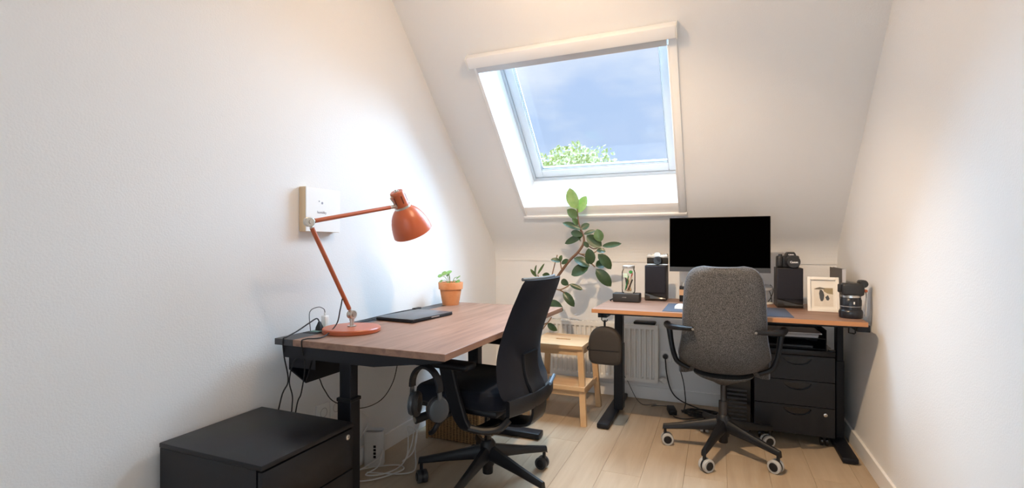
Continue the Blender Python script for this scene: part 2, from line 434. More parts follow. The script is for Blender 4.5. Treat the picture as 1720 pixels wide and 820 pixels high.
for yy in (1.552, 2.665):
    xx = -1.39
    lg = part('leg', MB().box(xx - .002, xx + .066, yy, yy + .056, .03, .50, .003, 1), BLKMET, ld, True)
    part('inner_column', MB().box(xx + .004, xx + .060, yy + .005, yy + .051, .48, LZ - .03, .003, 1), BLKMET, lg)
    part('collar', MB().box(xx - .004, xx + .069, yy - .003, yy + .059, .492, .506, .002, 1), BLKMATTE, lg)
    part('foot', MB().box(LX0 + .005, -.935, yy - .012, yy + .068, 0.006, .038, .006, 2), BLKMET, ld, True)
part('rear_beam', MB().box(-1.42, -1.37, LY0 + .06, LY1 - .06, LZ - .068, LZ - .027), BLKMET, ld, True)
# folded sheet-metal cable tray
q = MB(); prof = [(LX0 + .012, LZ - .03), (LX0 + .012, LZ - .135), (LX0 + .10, LZ - .182), (LX0 + .16, LZ - .03), (LX0 + .155, LZ - .03), (LX0 + .098, LZ - .175), (LX0 + .017, LZ - .13), (LX0 + .017, LZ - .03)]
q.loft([[Vector((x, y, z)) for x, z in prof] for y in (LY0 + .06, LY1 - .06)])
q.box(LX0 + .014, LX0 + .15, LY0 + .06, LY0 + .064, LZ - .125, LZ - .03)
part('cable_tray', q, BLKMET, ld, True)
# headphone hook under the near corner
q = MB(); hx, hy = -0.950, 1.500
q.box(hx - .014, hx + .014, hy - .02, hy + .02, LZ - .031, LZ - .026)
q.bar([(hx, hy - .012, LZ - .03), (hx, hy - .012, LZ - .052), (hx, hy - .004, LZ - .059), (hx, hy + .016, LZ - .059), (hx, hy + .022, LZ - .052)], (1, 0, 0), .026, .003)
part('headphone_hook', q, BLKMET, ld, True)
# grommet flap with sockets
q = MB(); q.box(LX0 + .012, LX0 + .080, 1.575, 1.705, LZ - .0004, LZ + .0012)
gp = part('socket_flap', q, BLKMATTE, ld, True)
part('socket_strip', MB().box(LX0 + .022, LX0 + .070, 1.60, 1.70, LZ + .0012, LZ + .004, .001, 1), mat('pale_green_plastic', (.16, .30, .27), .4), gp, label='pale green socket insert')

# ------------------------------------------------------------------ monitor desk (under the roof window)
DZ = 0.752
RX0, RX1, RY0, RY1 = -0.655, 0.641, 2.745, 3.475
rd = thing('sit_stand_desk', 'walnut desk on black telescopic legs, carrying the monitor', 'desk', ((RX0 + RX1) / 2, (RY0 + RY1) / 2, 0))
part('desk_top', MB().box(RX0, RX1, RY0, RY1, DZ - .022, DZ, .0015, 1), WALNUT_X, rd, True, 'walnut laminate top')
part('edge_band', MB().box(RX0 + .001, RX1 - .001, RY0 - .0012, RY0 + .0005, DZ - .0215, DZ - .0008), wood('warm_edge', (.40, .17, .065), (.50, .24, .10), 'X'), rd, True, 'orange-brown edge band')
for xx in (-.632, .612):
    wl = .058 if xx < 0 else .04
    lg = part('leg', MB().box(xx, xx + wl, 3.27, 3.35, .03, .46, .003, 1), BLKMET, rd, True)
    part('inner_column', MB().box(xx + .004, xx + wl - .004, 3.275, 3.345, .45, DZ - .03, .003, 1), BLKMET, lg)
    fx = -.640 if xx < 0 else .618
    q = MB(); q.box(fx - .036, fx + .036, 2.965, 3.655, .006, .034, .006, 2)
    part('foot', q, BLKMET, rd, True)
    part('side_beam', MB().box(xx, xx + .05, RY0 + .06, RY1 - .05, DZ - .055, DZ - .023), BLKMET, rd, True)
part('cross_beam', MB().box(-.58, .60, 3.28, 3.34, DZ - .062, DZ - .023), BLKMET, rd, True)
part('front_rail', MB().box(-.58, .60, RY0 + .05, RY0 + .08, DZ - .036, DZ - .023), BLKMET, rd, True)
def desk_hook(x, y, side):
    q = MB(); q.box(x - .014, x + .014, y - .012, y + .012, DZ - .027, DZ - .023)
    q.tube([(x, y, DZ - .027), (x, y, DZ - .066), (x + side * .008, y, DZ - .072), (x + side * .028, y, DZ - .072), (x + side * .034, y, DZ - .062)], .003, 8)
    part('hook', q, BLKMET, rd, True)
desk_hook(-.607, 2.79, 1)
q = MB(); q.tube([(.575, 2.80, DZ - .023), (.575, 2.80, DZ - .06), (.598, 2.80, DZ - .064), (.602, 2.80, DZ - .06), (.602, 2.80, DZ - .023)], .003, 8)
part('hook', q, BLKMET, rd, True)

# ------------------------------------------------------------------ drawer units
def lock(parent, M, world=True):
    q = MB(); q.lathe([(.0, 0), (.0095, 0), (.0095, .003), (.0075, .004), (.0, .004)], n=20); q.xf(M)
    l = part('lock', q, CHROME, parent, world, 'small steel lock')
    part('keyhole', MB().box(-.0008, .0008, -.004, .004, .0038, .0046, M=M), BLKMATTE, l)
cabm = mat('black_cabinet_lacquer', (.0075, .0085, .012), .36, bump=(400, .04), spec=.35)
c1 = thing('drawer_unit', 'low black drawer unit with a smooth top, against the lamp desk end', 'drawer unit', (-1.42, 1.225, 0))
cx0, cx1, cy0, cy1, ct = -1.642, -1.197, 1.034, 1.416, .48
part('carcass', MB().box(cx0, cx1 - .024, cy0, cy1, .012, ct - .017), cabm, c1, True)
part('top_panel', MB().box(cx0 - .002, cx1, cy0 - .002, cy1 + .002, ct - .016, ct, .003, 2), cabm, c1, True)
for i, (a, b) in enumerate(((.318, .459), (.172, .314), (.026, .168))):
    d = part('drawer_front', MB().box(cx1 - .019, cx1 - .001, cy0 + .001, cy1 - .001, a, b, .0025, 2), cabm, c1, True)
    if i == 0: lock(d, T3((cx1 - .001, 1.388, .436)) @ RY(math.pi / 2))
for px in (cx0 + .05, cx1 - .08):
    for py in (cy0 + .05, cy1 - .05): part('foot', MB().cyl((px, py, 0), (px, py, .014), .02), BLKMATTE, c1, True)

c2 = thing('drawer_unit', 'black three-drawer unit on casters with crescent grips, under the monitor desk', 'drawer unit', (.388, 3.4, 0))
ax0, ax1, ay0, ay1 = .192, .586, 3.15, 3.62
part('carcass', MB().box(ax0, ax1, ay0 + .02, ay1, .058, .528, .003, 1), cabm, c2, True)
part('top_panel', MB().box(ax0 - .001, ax1 + .001, ay0 - .002, ay1, .500, .530, .004, 2), cabm, c2, True)
for i, (a, b) in enumerate(((.362, .496), (.222, .358), (.062, .218))):
    # front board with a crescent-shaped grip cut below its upper edge
    cx, rw, rh, zt = ax0 + .215, .068, .040, b - .012
    arc = [(cx + rw * math.cos(math.pi * (1 + t / 14)), zt + rh * math.sin(math.pi * (1 + t / 14))) for t in range(15)]
    q = MB(); y0, y1 = ay0, ay0 + .018
    # frame pieces around the cut-out
    outl = [(ax0 + .001, b), (ax0 + .001, a), (ax1 - .001, a), (ax1 - .001, b)]
    for (xa, xb) in ((ax0 + .001, cx - rw), (cx + rw, ax1 - .001)): q.box(xa, xb, y0, y1, a, b)
    q.box(cx - rw, cx + rw, y0, y1, zt, b)
    for k in range(14):
        (xa, za), (xb, zb) = arc[k], arc[k + 1]
        q.loft([[Vector((xa, y, za)), Vector((xb, y, zb)), Vector((xb, y, a)), Vector((xa, y, a))] for y in (y0, y1)])
    d = part('drawer_front', q, cabm, c2, True)
    g = MB(); g.prism([(x, z) for x, z in arc], -.017, -.0155, Matrix(((1, 0, 0, 0), (0, 0, -1, ay0), (0, 1, 0, 0), (0, 0, 0, 1))))
    part('grip_recess', g, BLKGLOSS, d)
    if i == 2: lock(d, T3((ax1 - .045, ay0, b - .035)) @ RX(math.pi / 2))
for px in (ax0 + .04, ax1 - .045):
    for py in (ay0 + .05, ay1 - .05):
        ca = part('caster', MB().box(px - .012, px + .012, py - .012, py + .012, .03, .06), BLKMATTE, c2, True)
        for s in (-1, 1): part('wheel', MB().cyl((px + s * .006, py, .025), (px + s * .018, py, .025), .025, n=24), BLKGLOSS, ca)

# ------------------------------------------------------------------ office chairs
def star_base(root, rad, angs, hubz, m, cr, ring_m, bar_w=.045, kind=0):
    """five-arm base with twin-wheel casters, in the chair's own coordinates"""
    q = MB(); q.lathe([(0, hubz - .10), (.030, hubz - .10), (.038, hubz - .03), (.036, hubz), (.026, hubz + .014), (0, hubz + .014)], n=28)
    part('base_hub', q, m, root)
    q = MB(); q.lathe([(0, .055), (.023, .055), (.024, .06), (.024, hubz - .05), (0, hubz - .05)], n=24)
    part('cylinder_sleeve', q, m, root)
    for a in angs:
        a = math.radians(a); d = Vector((math.cos(a), math.sin(a), 0)); sd = Vector((-d.y, d.x, 0))
        lp = []
        zl = lambda r_: hubz - .035 + (.101 - hubz + .035) * r_ / rad
        stn = ((.02, zl(.02), .050, .064), (.09, zl(.09), .044, .050), (rad * .6, zl(rad * .6), .036, .036), (rad * .93, zl(rad * .93), .030, .028), (rad + .010, .100, .026, .026), (rad + .013, .088, .022, .016))
        for r_, z_, w_, h_ in stn:
            c = d * r_ + Vector((0, 0, z_)); hw, hh = w_ / 2, h_ / 2
            lp.append([c + sd * x * hw + Vector((0, 0, z * hh)) for x, z in ((1, -.6), (.8, -1), (-.8, -1), (-1, -.6), (-.8, .55), (-.4, 1), (.4, 1), (.8, .55))])
        q = MB(); q.loft(lp); part('base_arm', q, m, root)
        c = d * rad; tw = math.radians(R.uniform(-35, 35)) + a + math.pi / 2 if kind == 0 else a + .5
        ax = Vector((math.cos(tw), math.sin(tw), 0)); fw = Vector((-ax.y, ax.x, 0)); c2_ = c + fw * .012
        q = MB(); q.cyl(c + Vector((0, 0, cr)), c + Vector((0, 0, .095)), .008, n=12)
        q.cyl(c2_ - ax * .007 + Vector((0, 0, cr)), c2_ + ax * .007 + Vector((0, 0, cr)), cr * .95, n=24)
        ca = part('caster', q, m, root)
        for s in (-1, 1):
            p = c2_ + Vector((0, 0, cr))
            q = MB()
            prof = [(.0, .006), (cr * .97, .006), (cr, .009), (cr, .019), (cr * .95, .0225), (cr * .72, .0235), (0, .0235)]
            Q = (ax * s).to_track_quat('Z', 'Y')
            q.lathe(prof, p, 28, Q); part('wheel', q, ring_m, ca)
            q = MB(); q.lathe([(0, .0236), (cr * .66, .0236), (cr * .58, .0265), (0, .0265)], p, 28, Q); part('hub_cap', q, m, ca)

# --- black task chair, facing the lamp desk
bc = thing('office_chair', 'black high-backed office chair with armrests, pulled up to the lamp desk', 'chair', (-.985, 2.085, 0), math.radians(85))
chm = mat('chair_black_plastic', (.008, .009, .012), .42, bump=(500, .06), spec=.35)
star_base(bc, .315, (-32, 40, 112, 184, 256), .195, chm, .030, mat('caster_dark', (.03, .032, .036), .4), kind=1)
q = MB(); q.cyl((0, 0, .2), (0, 0, .36), .016); part('gas_lift', q, BLKGLOSS, bc)
q = MB(); q.box(-.075, .075, -.14, .10, .335, .385, .015, 3); part('mechanism', q, chm, bc)
BCI = Matrix.Rotation(math.radians(-85), 4, 'Z') @ Matrix.Translation((.985, -2.085, 0))
def loc_b(p): return BCI @ p
def seat_loft(hw, y0, y1, z0, z1, crown=.02, rnd=.07):
    lp = []
    for t in (0, .04, .14, .5, .86, .96, 1):
        zz = z0 + (z1 - z0) * t; k = 1 - (abs(t - .5) * 2) ** 4 * .07
        out_ = []
        n = 40
        for i in range(n):
            a = 2 * math.pi * i / n; e = .38
            cx_ = math.copysign(abs(math.cos(a)) ** e, math.cos(a)); sy_ = math.copysign(abs(math.sin(a)) ** e, math.sin(a))
            y = (y0 + y1) / 2 + sy_ * (y1 - y0) / 2 * k
            drop = -.028 * max(0, (y - (y1 - .12)) / .12) ** 2
            out_.append(Vector((cx_ * hw * k, y, zz + drop)))
        lp.append(out_)
    q = MB(); q.loft(lp); return q
part('seat', seat_loft(.235, -.20, .285, .415, .495), BLKFAB, bc, label='dark upholstered seat')
q = MB(); q.box(-.205, .205, -.16, .24, .388, .418, .012, 2); part('seat_pan', q, chm, bc)
# backrest: side profile read off the photograph on the plane of its near edge
front_px = [(879, 471), (866, 497), (855, 520.5), (841, 561), (831.5, 601), (832, 638), (841, 672)]
rear_px = [(889, 472), (878, 502), (866, 531), (848.5, 579), (842, 612), (843.5, 645), (852, 680)]
HWB = (.194, .196, .200, .206, .214, .226, .238)
fp = smooth([loc_b(ony(u, v, 2.085 - h)) for (u, v), h in zip(front_px, HWB)], 4); rp_ = smooth([loc_b(ony(u, v, 2.085 - h)) for (u, v), h in zip(rear_px, HWB)], 4)
nn = len(fp); lp = []; lpr = []
for i in range(nn):
    t = i / (nn - 1)
    ti = t * 6; j_ = min(5, int(ti)); hw = HWB[j_] + (HWB[j_ + 1] - HWB[j_]) * (ti - j_)
    if t < .06: hw *= .93 + .07 * (t / .06) ** .5
    if t > .93: hw *= 1 - .10 * ((t - .93) / .07) ** 2
    f_, r_ = fp[i], rp_[i]
    sec = []
    for k in range(13):
        x = -1 + 2 * k / 12; bow = .030 * (1 - x * x)
        ed = (1 - abs(x) ** 8)
        mid = (f_ + r_) / 2
        pt = mid + (f_ - mid) * ed; sec.append(Vector((x * hw, pt.y - bow, pt.z)))
    for k in range(13):
        x = 1 - 2 * k / 12; bow = .030 * (1 - x * x); ed = (1 - abs(x) ** 8)
        mid = (f_ + r_) / 2
        pt = mid + (r_ - mid) * ed; sec.append(Vector((x * hw, pt.y - bow, pt.z)))
    lp.append(sec)
q = MB(); q.loft(lp); part('backrest', q, BLKFAB, bc, label='tall curved black fabric backrest')
# grey-blue upholstered roll showing at the top
q = MB(); q.tube([Vector((x * .166, fp[0].y + .006 - .030 * (1 - x * x), fp[0].z + .002)) for x in [-1 + i / 6 for i in range(13)]], .007, 10)
part('top_piping', q, mat('slate_fabric', (.10, .125, .15), .8), bc, label='slate grey piping along the top')
# spine of the backrest and its lower frame
rc = [Vector((0, p.y - .036, p.z)) for p in rp_]
sp = [rc[int(nn * .60)], rc[int(nn * .72)], rc[int(nn * .86)], rc[-1] + Vector((0, -.004, 0)), Vector((0, rc[-1].y + .01, .345)), Vector((0, -.12, .318)), Vector((0, -.05, .335))]
q = MB(); q.bar(sp, (1, 0, 0), .135, .018, sm=5); part('back_spine', q, chm, bc)
b_ = rp_[-1]
q = MB(); q.bar([Vector((x * .222, b_.y - .040 * (1 - x * x) - .004, b_.z - .020)) for x in [-1 + i / 6 for i in range(13)]], (0, 0, 1), .066, .020)
part('back_frame', q, chm, bc)
q = MB(); q.cyl((.10, b_.y - .05, b_.z + .012), (.185, b_.y - .035, b_.z + .030), .008, n=10)
part('lumbar_lever', q, mat('blue_grey_plastic', (.10, .16, .24), .4), bc, label='blue-grey lumbar lever')
for s in (-1, 1):
    x_ = s * .272
    q = MB(); q.box(x_ - .042, x_ + .042, -.085, .205, .597, .627, .014, 3); part('armrest_pad', q, chm, bc)
    pts = [(x_, .040, .602), (x_, .018, .52), (x_, -.010, .44), (x_ * .98, -.03, .385), (x_ * .92, -.055, .350), (x_ * .72, -.085, .335), (x_ * .35, -.10, .335)]
    q = MB(); q.bar(pts, (0, 1, 0) , .072, .026, sm=5, taper=(1, .78)); part('arm_post', q, chm, bc)
    pts = [(x_ * .95, -.06, .355), (x_ * .86, -.12, .345), (x_ * .74, -.17, .352), (x_ * .62, -.20, .385)]
    q = MB(); q.tube(pts, .016, 10, sm=4); part('arm_brace', q, chm, bc)
# adjusting lever and knob under the seat, near side
q = MB(); q.cyl((-.10, .12, .375), (-.275, .205, .352), .016, .019, n=18); k_ = part('tension_knob', q, chm, bc)
q = MB(); q.lathe([(0, 0), (.0125, 0), (.0125, .002), (.008, .003), (0, .003)], (-.276, .2055, .352), 18, Vector((-.175, .085, -.023)).to_track_quat('Z', 'Y')); part('knob_cap', q, NICKEL, k_)
q = MB(); q.tube([(-.12, .07, .375), (-.20, .095, .362), (-.245, .105, .340), (-.255, .12, .312), (-.25, .14, .298)], .011, 10, sm=4); part('height_lever', q, chm, bc)

# --- grey swivel chair, at the monitor desk
gc = thing('office_chair', 'grey tweed shell swivel chair on a black star base, at the monitor desk', 'chair', (.026, 2.892, 0))
star_base(gc, .298, (37, 109, 181, 253, 325), .190, chm, .0325, mat('caster_light_ring', (.42, .42, .41), .5))
TWEED = bpy.data.materials.new('grey_tweed'); TWEED.use_nodes = True
t = TWEED.node_tree; b = t.nodes['Principled BSDF']; b.inputs['Roughness'].default_value = .9; b.inputs['Specular IOR Level'].default_value = .15
cc = t.nodes.new('ShaderNodeTexCoord'); n1 = t.nodes.new('ShaderNodeTexNoise'); n1.inputs['Scale'].default_value = 330; n1.inputs['Detail'].default_value = 3
rr = t.nodes.new('ShaderNodeValToRGB'); rr.color_ramp.elements[0].position = .40; rr.color_ramp.elements[0].color = (.036, .036, .039, 1)
rr.color_ramp.elements[1].position = .66; rr.color_ramp.elements[1].color = (.165, .16, .156, 1)
bpn = t.nodes.new('ShaderNodeBump'); bpn.inputs['Strength'].default_value = .35; bpn.inputs['Distance'].default_value = .004
t.links.new(cc.outputs['Object'], n1.inputs['Vector']); t.links.new(n1.outputs[0], rr.inputs[0]); t.links.new(rr.outputs[0], b.inputs['Base Color'])
t.links.new(n1.outputs[0], bpn.inputs['Height']); t.links.new(bpn.outputs[0], b.inputs['Normal'])
# shell: centre line (y,z), half width, forward wing of the sides
shell = [(-.262, .998, .090), (-.261, .990, .125), (-.258, .972, .152), (-.254, .94, .171), (-.246, .88, .183), (-.236, .80, .189), (-.228, .73, .192), (-.222, .68, .193), (-.212, .62, .200),
         (-.192, .56, .209), (-.158, .505, .216), (-.105, .468, .220), (-.03, .452, .223), (.06, .450, .225), (.15, .455, .222), (.195, .452, .205), (.212, .440, .18)]
ctr = smooth([(0, y, z) for y, z, h in shell], 2); hws = []
for i in range(len(shell) - 1): hws += [shell[i][2], (shell[i][2] + shell[i + 1][2]) / 2]
hws.append(shell[-1][2])
lp = []
for i, p in enumerate(ctr):
    d = (ctr[min(i + 1, len(ctr) - 1)] - ctr[max(i - 1, 0)]).normalized()
    nrm = Vector((0, -d.z, d.y)) * -1   # towards the sitter
    if nrm.y < 0 and nrm.z < 0: nrm = -nrm
    if i < 12 and nrm.y < 0: nrm = -nrm
    th = .026 if 2 < i < len(ctr) - 3 else .016
    bend = (i / len(ctr)); wing = .035 + .045 * math.exp(-((bend - .62) / .16) ** 2)
    top_, bot_ = [], []
    for k in range(15):
        x = -1 + 2 * k / 14; wv = wing * abs(x) ** 2.6; e = max(0.0, 1 - abs(x) ** 10)
        base = p + nrm * wv + Vector((x * hws[i], 0, 0))
        top_.append(base + nrm * th * (.25 + .75 * e)); bot_.append(base - nrm * th * (.25 + .75 * e))
    lp.append(top_ + bot_[::-1])
q = MB(); q.loft(lp); part('shell', q, TWEED, gc, label='grey tweed upholstered seat shell', sharp=60)
# piping along the rim
rim = [l[0] for l in lp] ; rim2 = [l[14] for l in lp]
edge = [(l[0] + l[-1]) / 2 for l in lp]; edge2 = [(l[14] + l[15]) / 2 for l in lp]
loop = edge[::-1] + [(lp[0][k] + lp[0][29 - k]) / 2 for k in range(1, 14)] + edge2
q = MB(); q.tube(loop, .0042, 8); part('rim_piping', q, mat('slate_piping', (.13, .15, .19), .7), gc, label='slate piping round the shell')
q = MB(); q.lathe([(0, .362), (.03, .362), (.06, .378), (.125, .402), (.15, .418), (.15, .424), (0, .424)], (0, .015, 0), 32); part('under_seat_cone', q, TWEED, gc)
q = MB(); q.cyl((0, 0, .20), (0, 0, .37), .0135); q.cyl((0, 0, .19), (0, 0, .275), .0225); part('gas_lift', q, CHROME if False else mat('dark_steel', (.06, .06, .065), .3, .8), gc)
for s in (-1, 1):
    pts = [(s * .142, -.252, .690), (s * .20, -.225, .688), (s * .262, -.14, .680), (s * .286, -.02, .672), (s * .286, .045, .660), (s * .280, .058, .63), (s * .268, .040, .56), (s * .252, .02, .50), (s * .228, .0, .462), (s * .17, -.005, .434)]
    q = MB(); q.tube(pts, [.011, .013, .017, .019, .018, .016, .014, .014, .013, .012], 10, sm=5); am = part('armrest', q, chm, gc)
    q = MB(); q.lathe([(0, 0), (.006, 0), (.006, .003), (0, .003)], (s * .142, -.262, .690), 16, Vector((0, -1, 0)).to_track_quat('Z', 'Y')); part('bolt', q, mat('dull_bolt', (.22, .20, .18), .5, .5), am)

# ------------------------------------------------------------------ step stool
st = thing('step_stool', 'small beech step stool in front of the radiator', 'stool', (-.94, 3.15, 0))
tx0, tx1, ty0, ty1, tz = -1.125, -.770, 2.985, 3.375, .485
# top board with a hand slot
q = MB(); hx0, hx1, hy0, hy1 = -1.0, -.90, 3.17, 3.20
for b4 in ((tx0, tx1, ty0, hy0), (tx0, tx1, hy1, ty1), (tx0, hx0, hy0, hy1), (hx1, tx1, hy0, hy1)): q.box(*b4, tz - .022, tz)
part('top_board', q, BEECH_X, st, True)
def leg4(p0, p1, w=.036, d=.030):
    p0, p1 = Vector(p0), Vector(p1); q = MB()
    lp = [[p + Vector((sx * w / 2, sy * d / 2, 0)) for sx, sy in ((-1, -1), (1, -1), (1, 1), (-1, 1))] for p in (p0, p1)]
    q.loft(lp); return q
FL = [((-.787, 3.012, tz - .022), (-.757, 2.978, 0)), ((-1.108, 3.012, tz - .022), (-1.138, 2.978, 0)), ((-.787, 3.345, tz - .022), (-.757, 3.39, 0)), ((-1.108, 3.345, tz - .022), (-1.138, 3.39, 0))]
for a, b2 in FL: part('leg', leg4(a, b2), BEECH_Z, st, True)
part('apron', MB().box(tx0 + .035, tx1 - .035, ty0 + .018, ty0 + .036, tz - .062, tz - .022), BEECH_X, st, True)
part('apron', MB().box(tx0 + .035, tx1 - .035, ty1 - .040, ty1 - .022, tz - .062, tz - .022), BEECH_X, st, True)
for x in (tx0 + .008, tx1 - .026): part('apron', MB().box(x, x + .018, ty0 + .04, ty1 - .045, tz - .062, tz - .022), BEECH_X, st, True)
part('step_board', MB().box(tx0 - .006, tx1 + .020, 2.962, 3.20, .215, .238), BEECH_X, st, True)
part('rail', MB().box(tx0 + .02, tx1 - .005, 2.985, 3.003, .175, .215), BEECH_X, st, True)
for x in (-.779, -1.134): part('side_rail', MB().box(x, x + .017, 3.01, 3.36, .178, .213), BEECH_X, st, True)

# ------------------------------------------------------------------ radiator
ra = thing('radiator', 'white ribbed panel radiator on the knee wall', 'radiator', (-.78, 3.63, .14))
RADM = mat('radiator_enamel', (.78, .77, .74), .38)
rx0, rx1, rz0, rz1, ry = -1.178, -.388, .14, .547, 3.598
# pressed front panel: vertical flutes
q = MB(); nf = 21; pts = []; pit = (rx1 - rx0 - .03) / nf
pts.append((rx0, 0)); pts.append((rx0 + .015, 0))
for i in range(nf):
    a = rx0 + .015 + i * pit
    pts += [(a + pit * .18, 0), (a + pit * .34, .017), (a + pit * .66, .017), (a + pit * .82, 0)]
pts += [(rx1 - .015, 0), (rx1, 0)]
lo, hi = rz0 + .035, rz1 - .045
rows = [(rz0, 0), (lo - .012, 0), (lo, 1), (hi, 1), (hi + .012, 0), (rz1 - .012, 0)]
gv = []; gf = []
for z, k in rows:
    for x, dd in pts: gv.append((x, ry + dd * k, z))
npt = len(pts)
for i in range(len(rows) - 1):
    for j in range(npt - 1): gf.append((i * npt + j, i * npt + j + 1, (i + 1) * npt + j + 1, (i + 1) * npt + j))
q.add(gv, gf); q.box(rx0, rx1, ry + .019, ry + .022, rz0, rz1 - .012)
part('front_panel', q, RADM, ra, True, sharp=25)
part('rear_panel', MB().box(rx0, rx1, ry + .055, ry + .062, rz0, rz1 - .012), RADM, ra, True)
for x in (rx0 - .002, rx1 - .002): part('side_cover', MB().box(x, x + .004, ry - .002, ry + .064, rz0 + .005, rz1, .001, 1), RADM, ra, True)
q = MB()
for i in range(24):
    x = rx0 + .012 + i * (rx1 - rx0 - .024) / 23
    q.box(x - .003, x + .003, ry + .006, ry + .058, rz1 - .012, rz1 - .002)
q.box(rx0, rx1, ry - .001, ry + .008, rz1 - .014, rz1, .002, 1); q.box(rx0, rx1, ry + .055, ry + .063, rz1 - .014, rz1, .002, 1)
part('top_grille', q, RADM, ra, True)
part('convector', MB().box(rx0 + .01, rx1 - .01, ry + .02, ry + .05, rz0 + .02, rz1 - .03), mat('dark_fins', (.12, .12, .12), .7), ra, True)
v = MB(); v.cyl((rx1 + .005, 3.64, .158), (rx1 + .028, 3.64, .158), .010); v.cyl((rx1 + .022, 3.65, .158), (rx1 + .022, 3.688, .158), .008)
tv = part('valve', v, CHROME, ra, True)
q = MB(); q.lathe([(0, 0), (.017, 0), (.021, .006), (.021, .034), (.017, .042), (0, .042)], (rx1 + .022, 3.652, .158), 20, Vector((.55, -1, 0)).to_track_quat('Z', 'Y')); part('thermostat_knob', q, PVC, tv)
v = MB(); v.cyl((rx0 - .028, 3.635, .20), (rx0 - .002, 3.635, .20), .010); v.cyl((rx0 - .022, 3.60, .20), (rx0 - .022, 3.688, .20), .012)
part('valve', v, BLKMATTE, ra, True)
q = MB(); q.cyl((-.63, 3.66, .547), (-.63, 3.66, .74), .008); q.cyl((-.63, 3.66, .55), (-.63, 3.63, .55), .010)
part('pipe', q, PVC, ra, True)
# small dark case lying on the radiator's far end
q = MB(); q.box(-.555, -.405, 3.592, 3.672, .5475, .566, .007, 3)
single('flat_case', q, BLKMATTE, 'flat black case lying on the radiator grille behind the desk leg', 'case', (-.48, 3.632, .5475), world=True)

# ------------------------------------------------------------------ wall sockets
def socket_plate(root, c, M):
    pl = MB(); pl.box(-.0405, .0405, -.0405, .0405, 0, .010, .004, 2, M)
    p = part('plate', pl, PVC, root, True)
    q = MB(); q.lathe([(.0195, .0102), (.0225, .0108), (.0225, .0112), (.019, .0112), (.0185, .006), (0, .006)], n=28, cap=False); q.xf(M)
    part('well', q, mat('socket_shadow', (.55, .55, .54), .5), p)
    for s in (-1, 1):
        q = MB(); q.cyl(M @ Vector((s * .0095, 0, .006)), M @ Vector((s * .0095, 0, .0066)), .0026, n=10); part('pin_hole', q, BLKMATTE, p)
sk = thing('wall_socket', 'double white wall socket with a black plug, beside the radiator', 'socket', (-.31, YB, .318))
Mb = lambda x: T3((x, YB, .318)) @ RX(math.pi / 2)
socket_plate(sk, None, Mb(-.344)); socket_plate(sk, None, Mb(-.263))
sk2 = thing('wall_socket', 'double white wall socket low behind the lamp desk leg', 'socket', (XL, 1.80, .345))
Ml = lambda y: T3((XL, y, .345)) @ RZ(-math.pi / 2) @ RX(math.pi / 2) @ RY(math.pi)
Ml = lambda y: T3((XL, y, .345)) @ RY(math.pi / 2)
socket_plate(sk2, None, Ml(1.765)); socket_plate(sk2, None, Ml(1.847))
pg = thing('power_plug', 'black angled plug pushed into the socket beside the radiator', 'plug', (-.344, YB - .012, .318))
q = MB(); q.lathe([(0, .0065), (.018, .0065), (.018, .022), (.014, .034), (0, .036)], n=24); q.xf(Mb(-.344)); part('body', q, CABLE, pg, True)
cabpts = [(-.344, YB - .045, .318), (-.340, YB - .052, .29), (-.33, YB - .06, .20), (-.30, YB - .08, .10), (-.24, YB - .10, .045), (-.12, YB - .13, .012), (.0, 3.50, .012), (.07, 3.46, .012)]
q = MB(); q.tube(cabpts, .0042, 8, sm=6); part('cord', q, CABLE, pg, True)

# ------------------------------------------------------------------ orange work lamp
lamp_b = onz(591, 557, LZ); bx, by = lamp_b.x, lamp_b.y
lp_ = thing('desk_lamp', 'orange metal work lamp with a jointed arm on the walnut desk', 'lamp', (bx, by, LZ))
q = MB(); q.lathe([(0, .0), (.114, .0), (.118, .003), (.118, .016), (.115, .020), (.02, .0215), (0, .0215)], (bx, by, LZ), 48); part('base', q, ORANGE, lp_, True)
ax = Vector((bx, by, LZ + .072)); EL = Vector((-1.459, 1.474, 1.199))
pd = Vector((bx - EL.x, by - EL.y, 0)).normalized(); side = Vector((pd.y, -pd.x, 0))      # lamp plane and its normal
rh = ray(664, 347); # head end of the upper arm, in the lamp's plane
den = rh.x * pd.y - rh.y * pd.x
tt = (EL.x * pd.y - EL.y * pd.x) / den; HD = CAM + rh * tt
q = MB(); q.cyl((bx, by, LZ + .02), (bx, by, LZ + .026), .018); q.cyl((bx, by, LZ + .02), (bx, by, LZ + .062), .0085); q.box(bx - .010, bx + .010, by - .006, by + .006, LZ + .045, LZ + .075, .002, 1)
part('base_bracket', q, NICKEL, lp_, True)
def knuckle(c, r):
    q = MB(); q.lathe([(0, -.011), (r, -.011), (r, -.004), (r * .9, -.003), (r * .9, .003), (r, .004), (r, .011), (r * .8, .012), (r * .75, .0105), (r * .45, .0105), (r * .42, .014), (0, .014)], c, 30, side.to_track_quat('Z', 'Y'))
    return part('joint', q, NICKEL, lp_, True, 'round nickel joint')
knuckle(ax, .0185); knuckle(EL, .0185)
lo_dir = (EL - ax).normalized(); up_dir = (HD - EL).normalized()
q = MB(); q.cyl(ax + lo_dir * .028, EL - lo_dir * .026, .0088, n=20); part('lower_arm', q, ORANGE, lp_, True)
q = MB(); q.cyl(ax + lo_dir * .012, ax + lo_dir * .03, .0065); q.cyl(EL - lo_dir * .03, EL - lo_dir * .012, .0065); part('arm_ferrule', q, NICKEL, lp_, True)
q = MB(); q.cyl(EL + up_dir * .026, HD - up_dir * .035, .0088, n=20); part('upper_arm', q, ORANGE, lp_, True)
